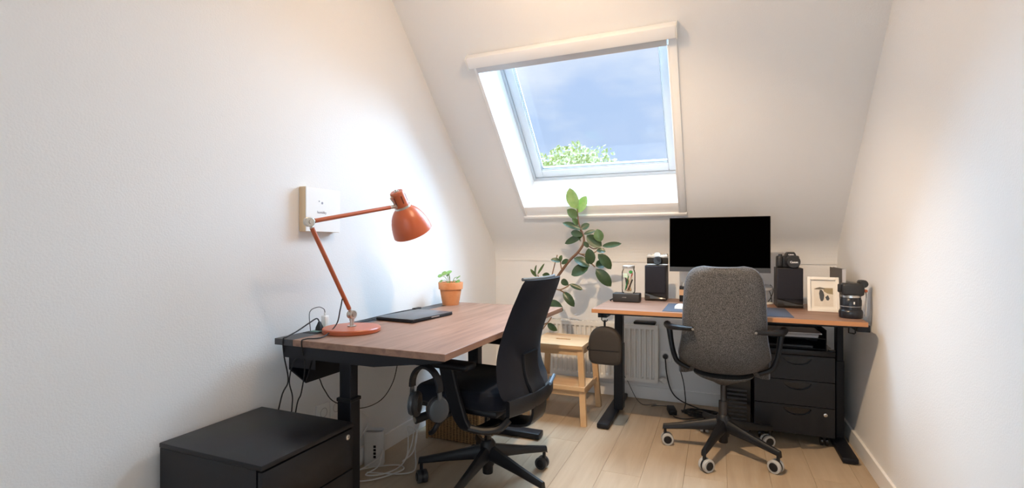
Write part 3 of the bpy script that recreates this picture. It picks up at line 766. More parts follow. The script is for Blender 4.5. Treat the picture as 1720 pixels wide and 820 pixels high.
q = MB(); q.cyl(EL + up_dir * .012, EL + up_dir * .03, .0065); part('arm_ferrule', q, NICKEL, lp_, True); q = MB(); q.cyl(HD - up_dir * .045, HD - up_dir * .005, .0082); q.box(-.0, .062, -.004, .004, -.009, .009, .002, 1, T3(HD - up_dir * .008) @ Matrix((( *up_dir.to_2d().to_3d(), 0), (0, 1, 0, 0), (0, 0, 1, 0), (0, 0, 0, 1))) if False else T3(HD - up_dir * .008) @ RZ(math.atan2(up_dir.y, up_dir.x)) @ RY(-math.asin(up_dir.z)))
part('head_bracket', q, NICKEL, lp_, True)
# shade: axis read off the photograph (tilted forward in the lamp plane)
hpx = lambda u, v: CAM + ray(u, v) * (((EL.x * pd.y - EL.y * pd.x)) / (ray(u, v).x * pd.y - ray(u, v).y * pd.x))
cap_c, rim_c = hpx(665.5, 322), hpx(693.5, 389.5)
axis = (rim_c - cap_c); Ls = axis.length; axis.normalize()
rimr = (hpx(718, 381) - hpx(668.5, 399)).length / 2
qa = axis.to_track_quat('Z', 'Y')
rimr *= .90; RR = rimr; cl = .37 * Ls
bell = [(0, .36), (.05, .43), (.12, .54), (.22, .66), (.34, .765), (.48, .85), (.64, .92), (.82, .972), (1, 1.0)]
prof = [(.0, 0), (RR * .30, 0), (RR * .335, .004), (RR * .345, .012), (RR * .355, cl)] + [(RR * r_, cl + (Ls - cl) * t_) for t_, r_ in bell] + [(RR * r_ - .0025, cl + (Ls - cl) * t_) for t_, r_ in bell[::-1]] + [(0, cl)]
q = MB(); q.lathe(prof, cap_c, 48, qa, cap=False); shd = part('shade', q, ORANGE, lp_, True, 'orange bell-shaped shade')
for k in range(6):
    a = 2 * math.pi * k / 6 + .4
    q = MB(); q.box(RR * .34, RR * .36, -.0028, .0028, .020, cl - .022, .0, 1, T3(cap_c) @ qa.to_matrix().to_4x4() @ RZ(a)); part('vent_slot', q, DKORANGE, shd)
q = MB(); q.cyl(cap_c - axis * .010, cap_c + axis * .002, .0035, n=12); q.cyl(cap_c - axis * .003, cap_c, .012, n=16); part('switch', q, NICKEL, shd)
pv = cap_c + axis * cl
q = MB(); q.lathe([(RR * .35, -.006), (RR * .40, -.006), (RR * .40, .006), (RR * .35, .006)], pv, 32, qa, cap=False); part('shade_collar', q, NICKEL, lp_, True)
hs = cap_c + axis * .036; bk = -pd
q = MB(); q.tube([hs + bk * .024, hs + bk * .052 + Vector((0, 0, .004)), hs + bk * .056 + Vector((0, 0, -.004)), HD + bk * .005 + Vector((0, 0, .010))], .0028, 8); part('cable_loop', q, NICKEL, lp_, True)
q = MB(); q.ball(cap_c + axis * (Ls * .66), .026, n=18, m=12); part('light_bulb', q, mat('opal_glass', (.85, .82, .76), .3), lp_, True)
cord = [ax + lo_dir * .085 + Vector((0, -.010, -.004)), hpx(577, 520) + Vector((0, -.02, 0)), onz(565, 545, LZ + .035), onz(543, 566, LZ + .004) , Vector((-1.455, LY0 + .01, LZ + .005)), Vector((-1.462, LY0 - .004, LZ - .01)), onx(512, 615, -1.475), onx(506, 660, -1.50), onx(497, 690, -1.53), Vector((-1.56, 1.46, .15)), Vector((-1.57, 1.48, .012))]
q = MB(); q.tube(cord, .0026, 8, sm=6); part('cord', q, CABLE, lp_, True, 'black mains cord')

# ------------------------------------------------------------------ things on the lamp desk
la = thing('laptop', 'closed black laptop on the lamp desk', 'laptop', (-1.405, 2.10, LZ))
Lc = [Vector((-1.525, 2.035)), Vector((-1.300, 1.925)), Vector((-1.270, 2.27)), Vector((-1.495, 2.335))]
Mx = T3((-1.402, 2.122, LZ)) @ RZ(math.radians(-5))
q = MB(); q.box(-.112, .112, -.162, .162, .002, .0125, .003, 2, Mx); part('base', q, BLKMATTE, la, True)
q = MB(); q.box(-.112, .112, -.162, .162, .0130, .0185, .0025, 2, Mx); part('lid', q, mat('laptop_slate', (.06, .065, .075), .35), la, True)
q = MB(); q.box(.1115, .1128, -.02, .045, .009, .0135, 0, 1, Mx); part('finger_notch', q, CHROME, la, True)
q = MB(); q.box(-.113, -.100, -.10, .10, .005, .014, .003, 2, Mx); part('hinge', q, BLKGLOSS, la, True)
q = MB()
for sx in (-.09, .09):
    for sy in (-.14, .14): q.cyl(Mx @ Vector((sx, sy, 0)), Mx @ Vector((sx, sy, .003)), .006, n=10)
part('rubber_feet', q, BLKMATTE, la, True)

def pot_profile(r, h):
    return [(0, 0), (r * .66, 0), (r * .68, .003), (r * .90, h * .68), (r * .90, h * .69), (r * 1.0, h * .70), (r * 1.03, h * .98), (r * 1.01, h), (r * .92, h), (r * .88, h * .72), (r * .85, h * .70)]
p0_ = onz(757, 512, LZ)
pp = thing('potted_plant', 'small round-leaved plant in a terracotta pot on the lamp desk', 'plant', (p0_.x, p0_.y, LZ))
TERRA = mat('terracotta', (.52, .20, .075), .8, bump=(60, .1), var=(14, .25, (.62, .28, .13)))
prr, phh = .073, .138
q = MB(); q.lathe(pot_profile(prr, phh), n=40, cap=False); part('pot', q, TERRA, pp)
q = MB(); q.lathe([(0, phh * .88), (prr * .9, phh * .86)], n=24, cap=False); part('soil', q, mat('soil', (.05, .032, .02), .95, bump=(120, .8)), pp)
PIL = mat('fresh_green_leaf', (.13, .30, .07), .4, var=(30, .2, (.24, .42, .12)))
PST = mat('green_stem', (.16, .30, .08), .5)
scale = 275.0
for (u, v_, rr_) in ((740, 472.5, .016), (747, 458.5, .017), (754.5, 456.5, .021), (753, 461, .012), (738, 463.5, .015), (768.5, 466, .016), (768.5, 473, .019), (751.5, 477, .012)):
    r_u, r_v = (u - 757) / scale, (512 - v_) / scale
    d = R.uniform(-.04, .03)
    c = Vector((r_u * math.cos(YAW) - d * math.sin(YAW), r_u * math.sin(YAW) + d * math.cos(YAW), r_v))
    tilt = Vector((R.uniform(-.5, .5), -.75 + R.uniform(-.2, .4), .8)).normalized()
    q = MB(); qq = tilt.to_track_quat('Z', 'Y'); n = 14
    vs = [c] + [c + qq @ Vector((rr_ * math.cos(2 * math.pi * i / n), rr_ * math.sin(2 * math.pi * i / n), -.002)) for i in range(n)]
    vs2 = [p - tilt * .0008 for p in vs]
    q.add(vs + vs2, [(0, i + 1, (i + 1) % n + 1) for i in range(n)] + [(n + 1, n + 2 + (i + 1) % n, n + 2 + i) for i in range(n)] + [(i + 1, n + 2 + i, n + 2 + (i + 1) % n, (i + 1) % n + 1) for i in range(n)])
    lf = part('leaf', q, PIL, pp)
    q = MB(); q.tube([(c.x * .15, c.y * .15, phh * .86), (c.x * .5, c.y * .5, (phh + c.z) / 2 + .008), tuple(c - tilt * .001)], .0016, 6, sm=5); part('stalk', q, PST, lf)

# charger and plugs standing in the socket flap
ch = thing('usb_charger', 'white block charger standing in the desk socket behind the lamp', 'charger', (onz(546, 552, LZ).x, onz(546, 552, LZ).y, LZ + .004))
q = MB(); q.box(-.0125, .0125, -.0125, .0125, 0, .052, .004, 3); part('body', q, PVC, ch)
q = MB(); q.box(-.0045, .0045, -.003, .003, .052, .066, .002, 2); part('plug_end', q, PVC, ch)
cpos = Vector(ch.location)
pl = thing('power_plug', 'black plug standing in the desk socket beside the white charger', 'plug', (onz(533, 556, LZ).x + .012, onz(533, 556, LZ).y, LZ + .004))
q = MB(); q.loft([[Vector((sx * w_, sy * d_, z)) for sx, sy in ((-1, -1), (1, -1), (1, 1), (-1, 1))] for z, w_, d_ in ((0, .013, .011), (.012, .012, .010), (.030, .006, .005), (.036, .004, .004))]); part('body', q, CABLE, pl)
ppos = Vector(pl.location)
q = MB(); q.tube([ppos + Vector((0, 0, .034)), ppos + Vector((-.006, -.01, .05)), ppos + Vector((-.012, -.045, .036)), onz(500, 556, LZ + .018), onz(482, 566, LZ + .006), Vector((-1.556, LY0 - .004, LZ - .004)), onx(477.5, 600, -1.575), onx(484, 640, -1.585), onx(472, 670, -1.60), Vector((-1.61, 1.44, .30)), Vector((-1.60, 1.47, .012))], .0028, 8, sm=6)
part('cord', q, CABLE, pl, True)
q = MB(); a_ = cpos + Vector((0, 0, .066))
q.tube([a_, a_ + Vector((-.004, -.004, .016)), a_ + Vector((-.012, -.03, .026)), a_ + Vector((-.020, -.068, .008)), onz(521.5, 556, LZ + .006)], .0018, 8, sm=6); part('cord', q, mat('grey_cable', (.07, .07, .075), .5), ch, True)
# long flat cable along the rear of the desk to the laptop
q = MB(); q.tube([Vector((-1.545, 1.70, LZ + .004)), Vector((-1.55, 1.80, LZ + .004)), Vector((-1.545, 1.92, LZ + .004)), Vector((-1.535, 2.00, LZ + .006)), Vector((-1.518, 2.06, LZ + .008))], .0035, 8, sm=6)
single('laptop_cable', q, CABLE, 'black laptop cable lying along the rear desk flap', 'cable', (-1.545, 1.88, LZ + .0005), world=True)
q = MB(); q.tube([Vector((-1.50, 1.64, LZ + .004)), Vector((-1.535, 1.74, LZ + .004)), Vector((-1.57, 1.95, LZ + .004)), Vector((-1.585, 2.2, LZ + .004)), Vector((-1.575, 2.36, LZ + .004))], .0034, 8, sm=6)
q.box(-1.585, -1.560, 2.36, 2.42, LZ + .001, LZ + .011, .003, 2)
single('charger_cable', q, CABLE, 'thin black charging cable running behind the laptop', 'cable', (-1.55, 2.0, LZ + .0005), world=True)
# cords hanging under the lamp desk
q = MB(); q.tube([onx(512, 596, -1.52), onx(494, 607, -1.55), onx(486, 640, -1.575), onx(491, 665, -1.585), onx(490, 690, -1.59), Vector((-1.60, 1.50, .2)), Vector((-1.60, 1.54, .012))], .0026, 8, sm=6)
single('hanging_cable', q, CABLE, 'black cable dropping from the cable tray behind the low drawer unit', 'cable', (-1.60, 1.54, 0), world=True)
q = MB(); q.tube([onx(537, 637, -1.55), onx(545, 655, -1.57), onx(563, 676, -1.58), onx(605, 686, -1.60), onx(640, 672, -1.60), onx(660, 642, -1.58), onx(669, 605, -1.52)], .0024, 8, sm=6)
single('hanging_cable', q, CABLE, 'thin black cable looping below the lamp desk beside its leg', 'cable', tuple(onx(605, 686, -1.60)), world=True)

# ------------------------------------------------------------------ headphones on the hook
hp = thing('headphones', 'black over-ear headphones hanging from the lamp desk hook', 'headphones', (-.950, 1.50, .52))
hc = Vector((-.950, 1.50, LZ - .056 - .012)); ha = math.radians(-12)
hd = Vector((math.cos(ha), math.sin(ha), 0)); hn = Vector((-hd.y, hd.x, 0))
rw = .066
arcp = [hc + hd * (rw * 1.0 * math.sin(a)) + Vector((0, 0, .004 - (1 - math.cos(a)) * .072)) for a in [math.radians(-95 + 190 * i / 20) for i in range(21)]]
q = MB(); q.bar(arcp, hn, .028, .012); part('headband', q, BLKMATTE, hp, True)
for s in (-1, 1):
    e_ = arcp[0] if s < 0 else arcp[-1]
    q = MB(); q.bar([e_ + Vector((0, 0, .005)), e_ + hd * s * .002 + Vector((0, 0, -.028))], hn, .018, .007); part('slider', q, mat('graphite', (.10, .11, .12), .3, .6), hp, True)
    cc_ = e_ + Vector((0, 0, -.062)) + hd * s * -.004
    axn = (hd * s + hn * -.55 + Vector((0, 0, .05))).normalized()
    Q = axn.to_track_quat('Z', 'X')
    q = MB(); q.lathe([(0, .016), (.024, .015), (.034, .010), (.037, .002), (.036, -.004), (0, -.004)], cc_, 32, Q); q.xf(T3(cc_) @ Matrix.Diagonal((1, 1, 1.16, 1)) @ T3(-cc_)); cup = part('ear_cup', q, mat('cup_grey', (.035, .04, .046), .3), hp, True)
    q = MB(); q.lathe([(.020, -.004), (.037, -.005), (.040, -.014), (.036, -.024), (.026, -.024), (.020, -.012)], cc_, 32, Q, cap=False); q.xf(T3(cc_) @ Matrix.Diagonal((1, 1, 1.16, 1)) @ T3(-cc_)); part('ear_pad', q, mat('pad_leather', (.010, .010, .012), .55), cup)

# ------------------------------------------------------------------ framed print on the left wall
fr1 = thing('wall_picture', 'small pale wood box frame with a white print above the lamp desk', 'picture', (XL, 1.733, 1.17))
PALEW = wood('pale_ash', (.60, .42, .25), (.72, .55, .36), 'Z')
y0, y1, z0, z1, xd = 1.630, 1.838, 1.168, 1.362, -1.630
part('frame', MB().box(XL, xd - .004, y0, y1, z0, z1, .0015, 1), PALEW, fr1, True)
part('print', MB().box(xd - .004, xd, y0 + .001, y1 - .001, z0 + .001, z1 - .001), mat('print_white', (.86, .85, .83), .6), fr1, True)
INK = mat('grey_ink', (.32, .33, .38), .7)
q = MB()
for yy, zz, r_ in ((1.706, 1.303, .0032), (1.724, 1.296, .0055)): q.cyl((xd, yy, zz), (xd + .0006, yy, zz), r_, n=14)
part('printed_dots', q, INK, fr1, True)
text('lettering', 'humidity', .016, INK, fr1, T3((xd + .0004, 1.722, 1.254)) @ RZ(math.pi / 2) @ RX(math.pi / 2), world=True)

# ------------------------------------------------------------------ router, basket
ro = thing('router', 'white upright router with trailing cables on the floor under the lamp desk', 'router', (-1.607, 2.06, 0))
q = MB(); lpz = []
for z, k in ((0, .97), (.004, 1), (.165, 1.0), (.172, .985), (.1725, .93), (.160, .90)):
    lpz.append([Vector((.050 * k * math.copysign(abs(math.cos(a)) ** .7, math.cos(a)), .036 * k * math.copysign(abs(math.sin(a)) ** .7, math.sin(a)), z)) for a in [2 * math.pi * i / 36 for i in range(36)]])
q.loft(lpz); q.xf(RZ(.35)); part('body', q, mat('router_white', (.72, .71, .69), .45), ro)
q = MB()
for i in range(4): q.box(-.006, .006, -.0375, -.0355, .045 + i * .017, .057 + i * .017)
q.xf(RZ(.35) @ T3((.012, 0, 0))); part('port', q, BLKMATTE, ro)
q = MB(); q.box(-.045, .045, -.02, .02, .1605, .163, .001, 1); q.xf(RZ(.35)); part('top_grille', q, mat('grille_grey', (.3, .3, .3), .6), ro)
for k, pts in enumerate((
    [(-1.56, 2.055, .06), (-1.56, 2.03, .05), (-1.60, 1.98, .02), (-1.62, 1.92, .008), (-1.58, 1.86, .008), (-1.50, 1.90, .008), (-1.44, 2.0, .008), (-1.43, 2.06, .008), (-1.48, 2.08, .008), (-1.56, 2.02, .012), (-1.62, 1.95, .014)],
    [(-1.555, 2.06, .08), (-1.54, 2.03, .07), (-1.53, 1.99, .03), (-1.55, 1.92, .016), (-1.48, 1.94, .020), (-1.45, 2.04, .016), (-1.46, 2.13, .04), (-1.50, 2.2, .11), (-1.53, 2.24, .14), (-1.50, 2.28, .10), (-1.47, 2.2, .03), (-1.48, 2.12, .01)],
    [(-1.48, 2.16, .015), (-1.50, 2.24, .07), (-1.54, 2.32, .15), (-1.56, 2.36, .165), (-1.55, 2.38, .12), (-1.52, 2.3, .05), (-1.47, 2.22, .012), (-1.40, 2.12, .008), (-1.37, 2.05, .008), (-1.42, 2.0, .008), (-1.55, 1.93, .022)],
    [(-1.655, 1.86, .33), (-1.63, 1.90, .33), (-1.60, 1.98, .28), (-1.60, 2.0, .22), (-1.62, 1.95, .15), (-1.63, 1.9, .05), (-1.62, 1.88, .012)])):
    q = MB(); q.tube([Vector(p) for p in pts], .0034, 8, sm=7); part('white_cable', q, WCABLE, ro, True)

bs = thing('wicker_basket', 'open wicker storage basket on the floor under the lamp desk', 'basket', (-1.37, 2.65, 0))
wk = bpy.data.materials.new('wicker'); wk.use_nodes = True; t = wk.node_tree; b = t.nodes['Principled BSDF']; b.inputs['Roughness'].default_value = .7
cc = t.nodes.new('ShaderNodeTexCoord'); wv = t.nodes.new('ShaderNodeTexWave'); wv.bands_direction = 'Z'; wv.inputs['Scale'].default_value = 34; wv.inputs['Distortion'].default_value = 3; wv.inputs['Detail Scale'].default_value = 6
rr = t.nodes.new('ShaderNodeValToRGB'); rr.color_ramp.elements[0].color = (.075, .035, .013, 1); rr.color_ramp.elements[1].color = (.34, .19, .075, 1)
bpn = t.nodes.new('ShaderNodeBump'); bpn.inputs['Strength'].default_value = .7; bpn.inputs['Distance'].default_value = .004
t.links.new(cc.outputs['Object'], wv.inputs['Vector']); t.links.new(wv.outputs[0], rr.inputs[0]); t.links.new(rr.outputs[0], b.inputs['Base Color']); t.links.new(wv.outputs[0], bpn.inputs['Height']); t.links.new(bpn.outputs[0], b.inputs['Normal'])
wx0, wx1, wy0, wy1, wz = -1.545, -1.215, 2.455, 2.63, .30
for n_, bx4 in (('front', (wx0, wx1, wy0, wy0 + .012)), ('rear', (wx0, wx1, wy1 - .012, wy1)), ('l', (wx0, wx0 + .012, wy0 + .012, wy1 - .012)), ('r', (wx1 - .012, wx1, wy0 + .012, wy1 - .012))):
    part('woven_side', MB().box(*bx4, .006, wz - .008), wk, bs, True)
part('bottom', MB().box(wx0 + .012, wx1 - .012, wy0 + .012, wy1 - .012, .006, .016), wk, bs, True)
q = MB(); q.tube([(wx0 + .006, wy0 + .006, wz - .006), (wx1 - .006, wy0 + .006, wz - .006), (wx1 - .006, wy1 - .006, wz - .006), (wx0 + .006, wy1 - .006, wz - .006)], .009, 8, closed=True); part('rim', q, wk, bs, True)
for x, y in ((wx0, wy0), (wx1, wy0), (wx0, wy1), (wx1, wy1)):
    q = MB(); q.cyl((x, y, 0), (x, y, wz), .008, n=10); part('corner_post', q, mat('rattan', (.30, .165, .06), .6), bs, True)
for i in range(15):
    x = wx0 + .02 + i * (wx1 - wx0 - .04) / 14
    q = MB(); q.cyl((x, wy0 - .0015, .01), (x, wy0 - .0015, wz - .01), .0028, n=6); part('stake', q, MATS['rattan'], bs, True)

# ------------------------------------------------------------------ things on the monitor desk
mo = thing('monitor', 'large black flat monitor standing on the desk under the roof window', 'monitor', (.004, 3.30, DZ))
my = 3.25
q = MB(); q.box(-.280, .284, my, my + .022, .945, 1.279, .003, 2); part('housing', q, BLKMATTE, mo, True)
q = MB(); q.box(-.276, .280, my - .0012, my, .974, 1.275); part('screen', q, mat('dead_screen', (.0005, .0005, .0005), .5, spec=.0), mo, True, 'black switched-off screen')
q = MB(); q.box(-.280, .284, my - .003, my + .001, .945, .973, .001, 1); part('bottom_bezel', q, mat('bezel_grey', (.045, .047, .052), .4), mo, True)
q = MB(); q.box(-.04, .045, my + .045, my + .075, DZ + .012, 1.14, .004, 2); q.box(-.06, .065, my + .022, my + .05, 1.06, 1.18, .004, 1); part('stand_column', q, BLKMATTE, mo, True)
q = MB(); q.box(-.12, .125, my - .03, my + .15, DZ, DZ + .012, .004, 2); part('stand_base', q, BLKMATTE, mo, True)
q = MB(); q.box(-.20, .20, my + .022, my + .046, 1.0, 1.22, .012, 3); part('rear_bulge', q, BLKMATTE, mo, True)

SPK = mat('speaker_cloth', (.012, .0125, .020), .9, bump=(900, .3))
SPV = mat('speaker_vinyl', (.014, .013, .016), .5)
def speaker(x0, x1, y, label):
    h = .226; s = thing('loudspeaker', label, 'speaker', ((x0 + x1) / 2, y + .09, DZ), group='pair of desk speakers')
    part('cabinet', MB().box(x0, x1, y + .012, y + .18, DZ, DZ + h, .003, 2), SPV, s, True)
    part('grille', MB().box(x0 + .002, x1 - .002, y, y + .014, DZ + .048, DZ + h - .002, .008, 3), SPK, s, True, 'black cloth grille')
    q = MB(); n = 14; lpq = []
    for i in range(n + 1):
        x = x0 + .002 + (x1 - x0 - .004) * i / n; t_ = i / n
        zt = DZ + .030 + .010 * math.cos(math.pi * t_) + .008 * (1 - t_) ** 4
        lpq.append([Vector((x, y + .013, DZ + .002)), Vector((x, y - .001, DZ + .004)), Vector((x, y - .007, DZ + .015)), Vector((x, y - .004, zt)), Vector((x, y + .013, zt + .006))])
    q.loft(lpq); part('lower_trim', q, mat('trim_bronze', (.06, .055, .05), .25, .6), s, True, 'glossy curved lower trim')
    return DZ + h
zt = speaker(-.437, -.305, 3.285, 'black cloth-fronted speaker beside the jar, with a silver camera on it')
speaker(.312, .444, 3.20, 'black cloth-fronted speaker beside the photo frame, with a black camera on it')

# silver film camera
c3 = thing('film_camera', 'old silver and black film camera on top of the speaker beside the jar', 'camera', (-.362, 3.36, zt))
M0 = T3((-.362, 3.345, zt))
SILV = mat('satin_chrome', (.70, .68, .64), .32, .85); LEATH = mat('black_leatherette', (.02, .02, .02), .75, bump=(500, .4))
part('body', MB().box(-.066, .066, -.014, .016, .008, .048, .005, 2, M0), LEATH, c3, True)
part('top_plate', MB().box(-.066, .066, -.015, .017, .047, .067, .004, 2, M0), SILV, c3, True)
part('base_plate', MB().box(-.066, .066, -.015, .017, 0, .009, .003, 1, M0), SILV, c3, True)
q = MB(); q.loft([[M0 @ Vector((x * k, y, z)) for x, y in ((-.021, -.018), (.021, -.018), (.021, .014), (-.021, .014))] for z, k in ((.06, 1.1), (.070, 1), (.080, .72), (.083, .45))]); part('prism_hump', q, SILV, c3, True)
q = MB(); q.lathe([(0, .0), (.028, 0), (.028, .012), (.026, .014), (.026, .030), (.024, .034), (.020, .034), (.0, .031)], M0 @ Vector((.003, -.013, .031)), 30, Vector((0, -1, 0)).to_track_quat('Z', 'Y')); part('lens', q, BLKGLOSS, c3, True)
for x, r_, h_ in ((-.048, .010, .008), (-.030, .007, .006), (.040, .008, .007), (.054, .010, .009)):
    q = MB(); q.cyl(M0 @ Vector((x, 0, .067)), M0 @ Vector((x, 0, .067 + h_)), r_, n=18); part('dial', q, SILV, c3, True)
for s in (-1, 1): q = MB(); q.tube([M0 @ Vector((s * (.066 + .006 * math.sin(a)), 0, .045 + .006 * math.cos(a))) for a in [math.pi * i / 6 for i in range(7)]], .0012, 6); part('strap_lug', q, SILV, c3, True)

# black reflex camera
c4 = thing('reflex_camera', 'black reflex camera with a capped lens on the speaker beside the photo frame', 'camera', (.372, 3.28, zt))
M0 = T3((.372, 3.262, zt)) @ RZ(math.radians(6))
DS = mat('camera_black', (.016, .016, .018), .45, bump=(600, .1))
q = MB(); q.box(-.058, .058, -.018, .030, 0, .070, .010, 3, M0); part('body', q, DS, c4, True)
q = MB(); q.box(-.060, -.030, -.034, .0, .002, .070, .012, 3, M0); part('grip', q, DS, c4, True)
q = MB(); q.loft([[M0 @ Vector((.012 + x * k, y, z)) for x, y in ((-.026, -.026), (.026, -.026), (.024, .026), (-.024, .026))] for z, k in ((.062, 1.15), (.074, 1.0), (.086, .78), (.090, .6))]); pr_ = part('prism_hump', q, DS, c4, True)
q = MB(); q.lathe([(0, 0), (.034, 0), (.036, .004), (.036, .022), (.033, .024), (.035, .026), (.035, .050), (.033, .053), (.0, .053)], M0 @ Vector((.016, -.016, .036)), 36, (M0.to_3x3() @ Vector((0, -1, 0))).to_track_quat('Z', 'Y')); ln = part('lens', q, DS, c4, True)
WPR = mat('white_print', (.85, .85, .86), .5)
text('lettering', 'Canon', .0150, WPR, ln, M0 @ T3((.017, -.0695, .034)) @ RX(math.pi / 2), bold=.0004)
text('lettering', 'Canon', .0105, WPR, pr_, M0 @ T3((.012, -.0262, .0765)) @ RX(math.radians(80)), bold=.0003)
q = MB(); q.cyl(M0 @ Vector((-.040, -.006, .070)), M0 @ Vector((-.040, -.006, .078)), .010, n=20); part('mode_dial', q, DS, c4, True)
q = MB(); q.box(-.008, .032, -.006, .010, .090, .0935, .001, 1, M0); part('hot_shoe', q, NICKEL, c4, True)

# reflex camera standing lens-down at the end of the desk
c5 = thing('reflex_camera', 'black reflex camera standing on its big lens at the desk end', 'camera', (.603, 2.895, DZ))
lc = Vector((.603, 2.895, DZ))
q = MB(); q.lathe([(0, 0), (.046, 0), (.049, .004), (.051, .030), (.047, .040), (.044, .042), (.044, .060), (.0455, .062), (.0455, .088), (.043, .092), (.041, .104), (0, .104)], lc, 40); l5 = part('lens', q, mat('lens_black', (.012, .014, .02), .28), c5, True)
q = MB(); q.lathe([(.040, .101), (.0425, .101), (.0425, .112), (.040, .112)], lc, 40, cap=False); part('mount_ring', q, CHROME, l5)
q = MB(); q.lathe([(.0445, .056), (.0448, .0565), (.0448, .0585), (.0445, .059)], lc, 40, cap=False); part('focus_line', q, mat('grey_line', (.3, .31, .33), .4), l5)
q = MB(); q.box(-.003, .003, -.047, -.0440, .070, .082, .0008, 1, T3(lc) @ RZ(.12)); part('focus_switch', q, WPR, l5)
q = MB(); q.loft([[lc + Vector((x, y, z)) for x, y in ((-.040, -.045), (.052, -.045), (.052, .04), (-.040, .04))] for z in (.110, .112)]); 
q = MB(); q.box(-.043, .050, -.042, .045, .110, .170, .012, 3, T3(lc)); part('body', q, DS, c5, True)
q = MB(); q.box(.030, .066, -.020, .03, .150, .186, .010, 3, T3(lc)); q.cyl(lc + Vector((.050, -.022, .168)), lc + Vector((.050, .028, .168)), .018, n=20); part('viewfinder', q, DS, c5, True)
q = MB(); q.box(-.056, -.040, -.020, .0, .125, .165, .004, 2, T3(lc)); part('strap_mount', q, DS, c5, True)
q = MB(); q.bar([lc + Vector((.052, -.012, .138)), lc + Vector((.061, -.014, .120)), lc + Vector((.060, -.016, .07)), lc + Vector((.057, -.012, .012))], (0, 1, 0), .020, .0022, sm=4); sp_ = part('strap', q, mat('pale_strap', (.55, .57, .60), .7), c5, True)
q = MB(); q.box(.049, .064, -.028, -.012, .128, .142, .003, 1, T3(lc)); part('strap_clip', q, mat('rust_leather', (.38, .10, .04), .6), c5, True, 'rust-coloured strap clip')

# photo frame leaning back
pf = thing('photo_frame', 'white photo frame with a picture of two figures under an umbrella', 'frame', (.524, 3.10, DZ))
M0 = T3((.524, 3.100, DZ)) @ RZ(math.radians(-3)) @ RX(math.radians(-13))
fw_, fh_ = .0735, .188
FW = mat('frame_white', (.80, .77, .71), .5)
for bx_ in ((-fw_, -fw_ + .015, 0, fh_), (fw_ - .015, fw_, 0, fh_), (-fw_ + .015, fw_ - .015, 0, .017), (-fw_ + .015, fw_ - .015, fh_ - .015, fh_)):
    part('frame_bar', MB().box(bx_[0], bx_[1], 0, .022, bx_[2], bx_[3], .0012, 1, M0), FW, pf, True)
part('mount', MB().box(-fw_ + .012, fw_ - .012, .012, .015, .012, fh_ - .012, 0, 1, M0), mat('mount_cream', (.74, .71, .65), .8), pf, True)
ph = part('photograph', MB().box(-.042, .046, .0108, .012, .030, .130, 0, 1, M0), mat('photo_sand', (.62, .56, .47), .6, var=(40, .25, (.68, .63, .55))), pf, True)
FR = Matrix(((1, 0, 0, 0), (0, 0, 1, 0), (0, 1, 0, 0), (0, 0, 0, 1)))
def flat(name, poly, m, dz=.0104):
    q = MB(); q.loft([[M0 @ Vector((x, y, z)) for x, z in poly] for y in (dz, dz + .0003)]); part(name, q, m, ph)
flat('dune', [(.046, .096), (.046, .130), (.0, .130), (.004, .112), (.020, .100)], mat('photo_grass', (.30, .24, .14), .7), .0106)
flat('umbrella', [(-.042, .121), (-.030, .129), (-.014, .134), (.004, .130), (.012, .124), (-.012, .121)], mat('photo_umbrella', (.13, .11, .08), .7))
flat('tall_figure', [(-.014, .120), (-.005, .119), (.002, .108), (.006, .090), (.003, .068), (-.002, .058), (-.011, .058), (-.015, .072), (-.018, .100)], mat('photo_figure', (.055, .058, .065), .7))
flat('small_figure', [(.010, .080), (.017, .086), (.022, .092), (.026, .084), (.030, .072), (.024, .062), (.016, .064)], MATS['photo_figure'])
q = MB(); q.bar([M0 @ Vector((0, .022, .13)), Vector((.524, 3.225, DZ + .001))], (1, 0, 0), .035, .003); part('easel_back', q, BLKMATTE, pf, True)

# upright file behind the frame
bi = thing('magazine_file', 'upright grey file standing against the wall behind the photo frame', 'file', (.63, 3.28, DZ))
part('cover', MB().box(.612, .6135, 3.125, 3.44, DZ, DZ + .228), mat('file_taupe', (.115, .10, .09), .6), bi, True)
part('cover', MB().box(.6275, .629, 3.125, 3.44, DZ, DZ + .228), MATS['file_taupe'], bi, True)
part('spine', MB().box(.6125, .6285, 3.1235, 3.126, DZ, DZ + .2285), mat('file_silver', (.50, .50, .53), .45), bi, True, 'pale silver spine')
part('pages', MB().box(.6135, .6275, 3.126, 3.435, DZ + .004, DZ + .220), PVC, bi, True)

# black box speaker with a jar of pens on it
bxs = thing('portable_speaker', 'small black box speaker carrying the pen jar on the desk end', 'speaker', (-.53, 3.175, DZ))
part('body', MB().box(-.613, -.447, 3.13, 3.218, DZ + .001, DZ + .056, .007, 3), mat('rubber_black', (.022, .022, .023), .55), bxs, True)
text('lettering', 'ANKER', .0085, mat('grey_print', (.28, .27, .26), .5), bxs, T3((-.540, 3.1297, DZ + .030)) @ RX(math.pi / 2), world=True, bold=.0002)
q = MB(); q.tube([(-.613, 3.17, DZ + .02), (-.622, 3.17, DZ + .012), (-.632, 3.16, DZ + .008), (-.628, 3.15, DZ + .006)], .004, 8, sm=4); part('strap', q, BLKMATTE, bxs, True)
jr = thing('glass_jar', 'screw-topped glass jar full of pens on the black box speaker', 'jar', (-.520, 3.174, DZ + .056))
jz = DZ + .0565; jc = Vector((-.520, 3.174, jz)); jh = .172
q = MB(); q.lathe([(.0, 0), (.036, 0), (.0405, .005), (.0415, .02), (.0415, .128), (.038, .140), (.035, .146), (.035, jh - .018), (.0338, jh - .018), (.0338, .146), (.0370, .139), (.0400, .127), (.0400, .02), (.0385, .0065), (.0, .003)], jc, 40, cap=False); part('glass', q, glassy('jar_glass', (.985, .99, .985), 1.12), jr, True)
